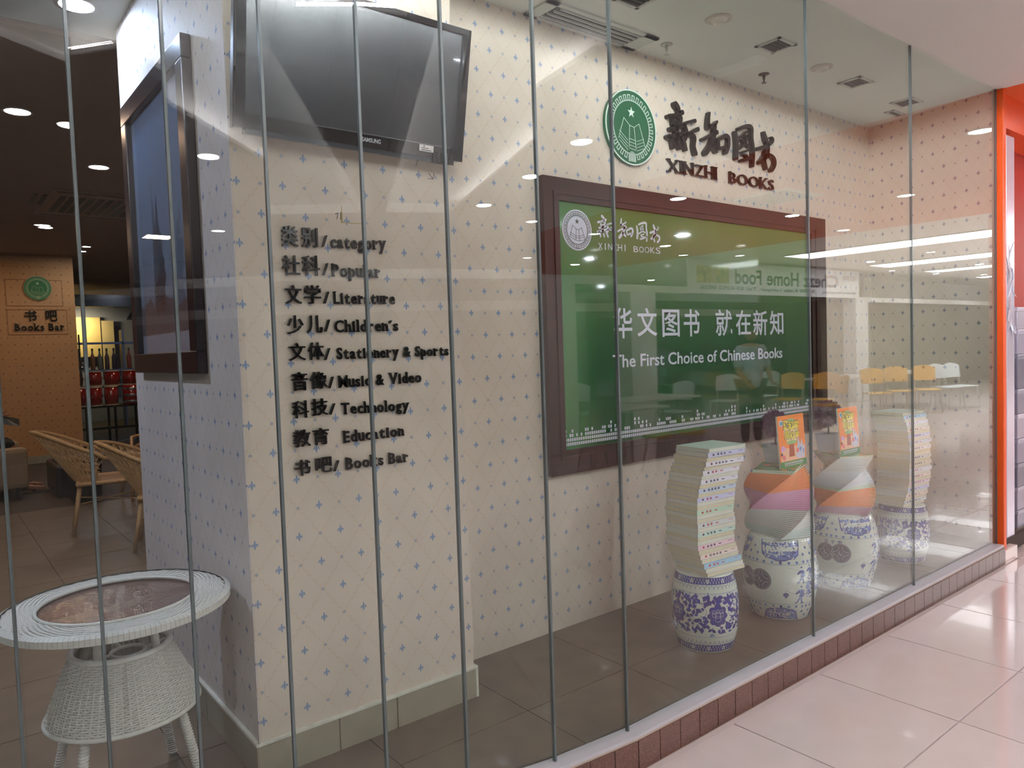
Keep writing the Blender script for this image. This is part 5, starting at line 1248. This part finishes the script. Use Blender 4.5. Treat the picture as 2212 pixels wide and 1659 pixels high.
# sofa chair and the seated reader
m_sofa = mat('beige_upholstery', srgb(160, 138, 112), .8, var=.05)
t = thing('lounge_chair', 'beige upholstered armchair at the left edge with a seated reader', 'chair', (.38, 9.75, 0))
put('arm', box(B(), -.50, .46, -.36, -.22, .10, .54, bev=.05), [m_sofa], t); put('arm', box(B(), -.50, .46, .52, .66, .10, .54, bev=.05), [m_sofa], t); put('seat', box(B(), -.42, .42, -.215, .515, .16, .40, bev=.04), [m_sofa], t); put('backrest', box(B(), -.62, -.44, -.3, .6, .14, .90, bev=.05), [m_sofa], t)
for x in (-.4, .36):
    for y in (-.3, .6): put('leg', box(B(), x-.02, x+.02, y-.02, y+.02, 0, .11), [m_dark], t)
def skin_body(name, verts, edges, radii, m, parent, root=0, lvl=1, flat=None):
    me = bpy.data.meshes.new(name); bm = bmesh.new(); L = bm.verts.layers.skin.verify(); vs = []
    for i, v in enumerate(verts):
        x = bm.verts.new(v); r = radii[i]; x[L].radius = (r, r) if not isinstance(r, tuple) else r; x[L].use_root = (i == root); vs.append(x)
    for a, b in edges: bm.edges.new((vs[a], vs[b]))
    bm.to_mesh(me); bm.free(); me.materials.append(m)
    o = bpy.data.objects.new('tmp', me); C.objects.link(o); o.modifiers.new('s', 'SKIN').use_smooth_shade = True; u = o.modifiers.new('d', 'SUBSURF'); u.levels = lvl; u.render_levels = lvl
    bpy.context.view_layer.update(); me2 = bpy.data.meshes.new_from_object(o.evaluated_get(bpy.context.evaluated_depsgraph_get())); bpy.data.objects.remove(o)
    me2.materials.clear(); me2.materials.append(m)
    for p in me2.polygons: p.use_smooth = True
    o = bpy.data.objects.new(name, me2); C.objects.link(o); o.parent = parent; return o
m_skin = mat('skin', srgb(150, 100, 74), .5); m_hair = mat('black_hair', srgb(22, 18, 18), .6)
def hand(parent, wrist, d, side, m, s=1.0):
    d = Vector(d).normalized(); sd = d.cross(Vector((0, 0, 1))).normalized() if abs(d.z) < .9 else Vector((1, 0, 0)); sd *= side; up = sd.cross(d)
    W = Vector(wrist); V = [W, W+d*.045*s, W+d*.085*s]; E = [(0, 1), (1, 2)]; Rr = [(.020*s, .014*s), (.034*s, .015*s), (.034*s, .013*s)]
    for k, L in enumerate((.062, .072, .068, .052)):
        b = W+d*.085*s+sd*(-.026+.0175*k)*s; i = len(V)
        V += [b, b+d*L*.5*s-up*.004*s, b+d*L*s-up*.02*s]; Rr += [.009*s, .0085*s, .007*s]; E += [(2, i), (i, i+1), (i+1, i+2)]
    i = len(V); V += [W+d*.03*s-sd*.03*s, W+d*.065*s-sd*.052*s-up*.01*s]; Rr += [.011*s, .009*s]; E += [(1, i), (i, i+1)]
    return skin_body('hand', V, E, Rr, m, parent)
def head(parent, c, rz, r=.098, hair=True):
    bm = B(); ball(bm, (0, 0, 0), r, .86, .98, 1.18, 20, 14); ball(bm, (.0, .0, -r*.45), r*.8, .82, .9, .95, 16, 10)
    ball(bm, (r*.92, 0, -r*.10), r*.2, .8, .7, 1.3, 8, 6); ball(bm, (0, r*.95, -.01), r*.22, .6, .5, 1.2, 8, 6); ball(bm, (0, -r*.95, -.01), r*.22, .6, .5, 1.2, 8, 6)
    o = put('head', bm, [m_skin], parent, True); o.location = c; o.rotation_euler = (0, 0, rz)
    bm = B(); ball(bm, (r*.78, r*.34, r*.08), r*.11, .5, 1, .7, 8, 6); ball(bm, (r*.78, -r*.34, r*.08), r*.11, .5, 1, .7, 8, 6); put('eyes', bm, [m_dark], o)['kind'] = 'stuff'
    put('mouth', ball(B(), (r*.80, 0, -r*.52), r*.2, .35, 1.2, .3, 8, 6), [mat('lip', srgb(130, 66, 60), .5)], o)
    bm = B(); ball(bm, (-r*.12, 0, r*.30), r*1.02, .95, 1.05, 1.02, 16, 10); put('hair', bm, [m_hair], o, True); return o
t = thing('person', 'seated person reading a newspaper, dark clothes with orange top and bare foot in sandal', 'person', (.38, 9.75, 0))
V = [(-.20, .15, .50), (-.24, .15, .75), (-.22, .15, .98), (-.20, .15, 1.08), (-.22, -.05, .98), (-.02, -.14, .76), (.20, -.02, .84), (-.22, .35, .98), (-.02, .42, .76), (.2, .28, .84), (.05, .04, .52), (.32, .02, .56), (.44, .0, .30), (.46, -.02, .09), (.05, .26, .52), (.32, .3, .56), (.42, .3, .30), (.42, .3, .09)]
E_ = [(0, 1), (1, 2), (2, 3), (2, 4), (4, 5), (5, 6), (2, 7), (7, 8), (8, 9), (0, 10), (10, 11), (11, 12), (12, 13), (0, 14), (14, 15), (15, 16), (16, 17)]
skin_body('body', V, E_, [.15, .14, .12, .055, .07, .045, .028, .07, .045, .028, .09, .065, .05, .036, .09, .065, .05, .036], m_skin, t)
skin_body('shirt', [(-.20, .15, .46), V[0], V[1], (-.23, .15, .88), V[2], V[4], V[5], V[7], V[8]], [(0, 1), (1, 2), (2, 3), (3, 4), (4, 5), (5, 6), (4, 7), (7, 8)], [.17, .18, .165, .155, .14, .09, .06, .09, .06], mat('orange_cloth', srgb(214, 84, 26), .8), t)
skin_body('trousers', [V[0], V[10], V[11], (.36, .01, .50), V[14], V[15], (.37, .3, .50)], [(0, 1), (1, 2), (2, 3), (0, 4), (4, 5), (5, 6)], [.165, .10, .075, .065, .10, .075, .065], mat('black_cloth', srgb(24, 22, 26), .8), t)
head(t, (-.17, .15, 1.22), 0); hand(t, V[6], (.3, 0, .12), 1, m_skin, 1.0); hand(t, V[9], (.3, 0, .12), -1, m_skin, 1.0)
for y in (-.02, .3):
    skin_body('foot', [(.44, y, .07), (.50, y, .05), (.60, y, .035), (.645, y, .03)], [(0, 1), (1, 2), (2, 3)], [.036, .040, .034, .024], m_skin, t)
    put('sandal', box(B(), .42, .66, y-.045, y+.045, .0, .014, bev=.004), [m_dark], t); put('sandal_strap', tube(B(), [(.52, y-.045, .01), (.53, y, .085), (.52, y+.045, .01)], .010, 6, flat=.5), [m_dark], t)
t = thing('newspaper', 'open newspaper held up by the seated reader', 'newspaper', (.58, 9.80, .80))
bm = B(); a = [(-.14, -.28, .10), (.10, -.24, .05), (.24, .05, .02), (.10, .34, .05), (-.14, .38, .10)]; b = [(-.02, -.26, .02), (.16, -.22, -.03), (.24, .05, -.06), (.16, .32, -.03), (-.02, .36, .02)]
for i in range(4): bm.faces.new([bm.verts.new(p) for p in (a[i], a[i+1], b[i+1], b[i])])
r_ = bmesh.ops.solidify(bm, geom=bm.faces[:], thickness=.002) if False else None
for i in range(4): bm.faces.new([bm.verts.new((p[0], p[1], p[2]-.003)) for p in (a[i], b[i], b[i+1], a[i+1])])
put('sheet', bm, [mat('newsprint', srgb(120, 120, 122), .8)], t); bm = B(); box(bm, -.02, .10, -.235, -.2, .025, .05); put('photo_print', bm, [m_dark], t)
# ------------------------------------------------------------------ ceiling of the book bar
m_dlw = mat('downlight_warm', (1, 1, 1), .5, emit=(1, .9, .92), es=22)
for k, (x, y, nm, p, col) in enumerate(((.626, 3.786, 'blue-white downlight nearest the glass at the top left', 9, (.55, .70, 1)), (.552, 5.494, 'downlight glowing at the left edge of the photo', 6, WARM), (1.201, 6.725, 'pink-fringed downlight left of the pier', 4, WARM), (1.201, 9.974, 'small far downlight under the air conditioning grille', 9, WARM),
      (1.85, 11.9, 'upper of two tiny downlights beside the bar wall', 3, COOL), (1.83, 11.4, 'lower of two tiny downlights beside the bar wall', 3, COOL))):
    z = ZC if y < 4.1 else ZC-.02; r_ = .07 if k < 4 else .05
    t = thing('downlight', nm, 'lamp', (x, y, z)); put('trim_ring', lathe(B(), [(r_+.01, 0), (r_+.016, -.006), (r_, -.006)], 24, cap=False), [m_white], t, True)
    put('lamp_disc', lathe(B(), [(0, -.004), (r_, -.004)], 24, cap=False), [m_dlw if k else mat('downlight_blue', (1, 1, 1), .5, emit=(.8, .9, 1), es=30)], t)
    area('bar_downlight_and_fill', (x, y, z-.02), .12, .12, p, col, disk=True)
area('bar_downlight_and_fill', (-.7, 3.6, ZC-.03), .14, .14, 22, (.66, .76, 1), disk=True)  # added fill lamp out of view, no fitting, brightens the pier's side wall
for (x, y, p) in ((-1.2, 6.5, 4), (-.8, 10, 7), (3.4, 9, 7), (3.3, 13.5, 7), (4.2, 6, 5), (0.6, 11.6, 3.4), (3.3, 16.5, 9)): area('bar_ceiling_lamp', (x, y, ZC-.05), .3, .3, p, (1, .66, .42) if p != 9 else (.75, .82, 1))
t = thing('air_grille', 'wide perforated air conditioning cassette in the bar ceiling', 'vent', (1.42, 8.45, ZC-.02))
put('frame', box(B(), -.42, .5, -.75, .62, -.02, 0), [mat('cassette_frame', srgb(150, 126, 112), .6)], t)
bm = B()
for i in range(9):
    for j in range(22): box(bm, -.33+.08*i, -.33+.08*i+.055, -.5+.04*j, -.5+.04*j+.026, -.023, -.019)
put('perforations', bm, [m_vd], t)['kind'] = 'stuff'; put('slot', box(B(), -.38, .46, .52, .56, -.023, -.019), [m_vd], t); put('slot', box(B(), -.38, .46, -.70, -.66, -.023, -.019), [m_vd], t)
t = thing('ceiling_vent', 'small dark slotted vent left of the air conditioning cassette', 'vent', (.95, 8.3, ZC-.02)); put('slot', box(B(), -.05, -.02, -.25, .25, -.01, 0), [m_vd], t); put('slot', box(B(), .02, .05, -.25, .25, -.01, 0), [m_vd], t)
# ------------------------------------------------------------------ mall walkway seen mirrored in the glass
def S_(name, x0, x1, y0, y1, z0, z1, m, desc): return tag(put(name, box(B(), x0, x1, y0, y1, z0, z1), [m]), desc, kind='structure')
m_beam = mat('beam_white', srgb(206, 206, 200), .5); m_gw = mat('grey_green_wall', srgb(118, 118, 98), .7, var=.03); m_fas = mat('grey_fascia', srgb(112, 108, 104), .6); m_dkw = mat('dark_wall', srgb(52, 56, 48), .7)
S_('wall_mall_end', 30, 30.2, -14.4, 1.84, ZM, ZC, m_gw, 'grey green end wall of the mall'); S_('wall_mall_back', -9, 30, -14.6, -14.4, ZM, ZC, m_dkw, 'dark rear wall of the restaurant'); S_('wall_mall_left', -9.2, -9, -14.4, 3.4, ZM, ZC, m_gw, 'left end wall of the mall')
S_('wall_mall_side', 14.0, 30, 1.84, 2.0, ZM, 2.78, mat('shutter_grey', srgb(150, 148, 146), .5), 'shop fronts along the far walkway'); S_('wall_mall_near', -9, -.6, 3.3, 3.4, ZM, ZC, m_gw, 'wall left of the bookshop glass')
S_('trim_5', -9, 11.1, -5.1, -4.98, 2.32, 2.44, m_beam, 'white beam over the restaurant front'); S_('trim_6', 17.5, 30, -5.1, -4.98, 2.25, 2.36, m_beam, 'white beam beyond the restaurant sign'); S_('wall_fascia', 17.8, 26, -5.08, -5.0, 2.36, 2.82, m_fas, 'grey fascia beyond the restaurant sign')
S_('trim_7', -9, 17, -7.6, -7.5, 2.06, 2.21, m_beam, 'second white beam deeper in the restaurant'); S_('wall_recess', 18, 30, -6.2, -6.0, ZM, 2.25, m_gw, 'grey green wall beyond the column')
for k, (xa, xb) in enumerate(((9.55, 10.2), (17.38, 17.98), (5.7, 6.25), (-2.6, -2.1))): S_('column', xa, xb, -5.3, -4.99, ZM, 2.33, m_beam, 'white column of the restaurant front')
t = thing('restaurant_sign', 'long white restaurant sign reflected in the glass, with two food pictures', 'sign', (14.3, -4.97, 2.33))
put('board', box(B(), -3.2, 3.2, -.03, 0, 0, .62), [mat('sign_white', srgb(214, 216, 214), .4)], t)
m_si = mat('sign_ink', srgb(58, 62, 72), .5); m_smar = mat('sign_maroon', srgb(130, 96, 104), .5)
# read from the walkway side (facing +y): x runs right to left, so the mirrored lettering reads backwards in the glass
def sign_text(s, xa, xb, za, zb, m, off=.01):
    bm = B(); vf = glyph(s, off); a, b, c_, d = bounds(vf[0]); fit(bm, vf, lambda x, y, zz: (xb-(x-a)/(b-a)*(xb-xa), .002+zz*.04, za+(y-c_)/(d-c_)*(zb-za))); put('sign_lettering', bm, [m], t)
sign_text('RESTORAN', 2.45, 3.02, .40, .52, m_smar); sign_text('C', 1.75, 2.25, .22, .50, m_smar, .03); sign_text('hezz', .75, 1.72, .20, .50, m_si, .02); sign_text('Home', -.65, .55, .20, .50, m_si, .02); sign_text('Food', -1.75, -.85, .20, .50, m_si, .02)
sign_text('Mutiara Kompleks,', 1.5, 3.02, .06, .14, m_si); sign_text('51200 Kuala Lumpur. Tel: 03-6252 0026', -2.85, 1.2, .06, .155, m_si)
for xa, xb, c_, c2_ in ((-2.95, -2.45, (206, 186, 60), (120, 96, 40)), (-2.42, -1.95, (120, 146, 70), (196, 170, 60))):
    nt = NT('food_picture'); nt.L(nt.mix(nt.ramp(nt.noise(9, 4), .4, .6), srgb(*c_), srgb(*c2_)), nt.b.inputs['Base Color']); put('food_picture', box(B(), xa, xb, 0, .006, .20, .52), [nt.m], t)
m_yel = mat('yellow_plastic', srgb(214, 168, 60), .35); m_clr = mat('pale_plastic', srgb(196, 206, 206), .3); m_tb = mat('table_laminate', srgb(206, 204, 196), .3); m_gm = mat('grey_metal', srgb(170, 170, 166), .3, .5)
def plastic_chair(x, y, rz, m, label, grp):
    t = thing('cafe_chair', label, 'chair', (x, y, ZM), rz, grp)
    put('seat', box(B(), -.21, .21, -.21, .21, .44, .46, bev=.01), [m], t)
    bm = B(); n = 8
    for i in range(n):
        a0, a1 = -.22+.44*i/n, -.22+.44*(i+1)/n; c = lambda a: -.22-.05*(1-(a/.22)**2)
        for (z0, z1, o) in ((.62, .93, 0),):
            for (q) in (0, .012): bm.faces.new([bm.verts.new((c(a)-q-(.04 if z > .7 else 0), a, z-(.05*(a/.22)**2 if z > .7 else 0))) for a, z in ((a0, z0), (a1, z0), (a1, z1), (a0, z1))])
    put('backrest', bm, [m], t, True)
    for sx_ in (-1, 1):
        put('back_post', tube(B(), [(-.21, sx_*.19, .44), (-.24, sx_*.19, .66)], .011, 6), [m_gm], t)
        for sy_ in (-1, 1): put('leg', tube(B(), [(sx_*.19, sy_*.19, .44), (sx_*.23, sy_*.22, 0)], .011, 6), [m_gm], t)
def cafe_table(x, y, label, sx_=.6, sy_=.4):
    t = thing('cafe_table', label, 'table', (x, y, ZM), 0, 'restaurant tables'); put('tabletop', box(B(), -sx_, sx_, -sy_, sy_, .72, .75, bev=.008), [m_tb], t)
    for a in (-1, 1):
        for b in (-1, 1): put('leg', tube(B(), [(a*sx_*.85, b*sy_*.85, .72), (a*sx_*.9, b*sy_*.9, 0)], .015, 6), [m_gm], t)
def stool(x, y, label):
    t = thing('cafe_stool', label, 'stool', (x, y, ZM), 0, 'low restaurant stools'); put('seat', lathe(B(), [(.17, .42), (.19, .44), (.19, .47), (0, .48)], 20), [mat('olive_seat', srgb(176, 170, 80), .4)], t, True)
    for k in range(4): a = PI/4+k*PI/2; put('leg', tube(B(), [(.12*math.cos(a), .12*math.sin(a), .43), (.2*math.cos(a), .2*math.sin(a), 0)], .012, 6), [m_gm], t)
for k, (x, y, rz) in enumerate(((12.4, -3.8, .4), (12.6, -3.2, .2), (14.4, -3.1, -.3), (15.15, -3.0, -.2), (15.75, -2.75, -.1), (11.6, -2.6, 1.2))): plastic_chair(x, y, rz+2.6, m_yel, 'yellow backed cafe chair mirrored in the glass, %s' % ['left of the board edge', 'at the board edge', 'right of the board', 'middle of the right hand row', 'second in the right hand row', 'beside the standing person'][k], 'yellow cafe chairs')
for k, (x, y, rz) in enumerate(((9.4, -4.0, 1), (11.6, -4.6, .6), (7.0, -6.2, 0), (16.6, -2.7, -.3), (17.1, -2.6, -.3), (13.0, -4.7, 1))): plastic_chair(x, y, rz+2.2, m_clr, 'pale plastic cafe chair mirrored in the glass, %s' % ['below the slogan', 'right of the standing person', 'at the left of the board', 'end of the right hand row', 'last of the right hand row', 'behind the yellow chairs'][k], 'pale cafe chairs')
cafe_table(8.4, -3.7, 'restaurant table mirrored low in the green board', .8, .4); cafe_table(14.6, -3.9, 'restaurant table behind the yellow chairs', 1.0, .4); cafe_table(17.0, -3.6, 'restaurant table at the end of the chair row', .7, .4); cafe_table(7.0, -2.9, 'restaurant table nearest the glass', .5, .4)
for k, (x, y) in enumerate(((5.35, -3.33), (6.9, -2.2), (7.4, -2.1), (8.4, -2.95))): stool(x, y, 'low stool with olive seat mirrored in the board, %s' % ['farthest left', 'second from the left', 'third from the left', 'farthest right'][k])
# staircase side mirrored at the lower left of the board
t = thing('stair_rail', 'dark slanting rail and posts mirrored at the lower left of the board', 'railing', (8.2, -5.6, ZM))
put('rail', tube(B(), [(-1.2, 0, .1), (.6, 0, 1.0)], .05, 8), [m_dkw], t); put('rail', tube(B(), [(.8, 0, 1.02), (2.6, 0, 1.02)], .04, 8), [m_dkw], t); put('post', box(B(), .6, .68, -.04, .04, 0, 1.02), [m_dkw], t)
# ceiling cassette over the restaurant
t = thing('ceiling_cassette', 'dark square air conditioning cassette in the orange mall ceiling', 'vent', (7.5, -.95, ZC))
put('frame', box(B(), -.35, .35, -.35, .35, -.02, 0), [m_vw], t); put('opening', box(B(), -.3, .3, -.3, .3, -.026, -.02), [m_vd], t)
# standing person
t = thing('person', 'standing person in a light blue shirt and dark trousers, mirrored in the board', 'person', (9.3, -2.5, ZM), 1.9)
V = [(0, 0, .95), (0, 0, 1.15), (0, 0, 1.38), (0, 0, 1.52), (0, .19, 1.42), (.05, .26, 1.14), (.2, .2, .95), (0, -.19, 1.42), (.05, -.26, 1.14), (.2, -.2, .95), (0, .1, .88), (0, .11, .48), (0, .11, .08), (0, -.1, .88), (0, -.11, .48), (0, -.11, .08)]
skin_body('body', V, [(0, 1), (1, 2), (2, 3), (2, 4), (4, 5), (5, 6), (2, 7), (7, 8), (8, 9), (0, 10), (10, 11), (11, 12), (0, 13), (13, 14), (14, 15)], [.14, .13, .13, .055, .065, .045, .028, .065, .045, .028, .09, .06, .04, .09, .06, .04], m_skin, t)
skin_body('shirt', [(0, 0, .82), (0, 0, .95), V[1], V[2], V[4], V[5], V[7], V[8]], [(0, 1), (1, 2), (2, 3), (3, 4), (4, 5), (3, 6), (6, 7)], [.18, .175, .17, .16, .09, .07, .09, .07], mat('pale_blue_shirt', srgb(170, 186, 196), .8), t)
skin_body('trousers', [(0, 0, .92), V[10], V[11], V[12], V[13], V[14], V[15]], [(0, 1), (1, 2), (2, 3), (0, 4), (4, 5), (5, 6)], [.15, .10, .075, .06, .10, .075, .06], mat('dark_trousers', srgb(50, 56, 62), .8), t)
head(t, (.02, 0, 1.66), 0); hand(t, V[6], (.25, 0, -.1), 1, m_skin); hand(t, V[9], (.25, 0, -.1), -1, m_skin)
for y in (.11, -.11): skin_body('shoe', [(0, y, .05), (.08, y, .045), (.19, y, .035)], [(0, 1), (1, 2)], [.045, .045, .032], m_dark, t)
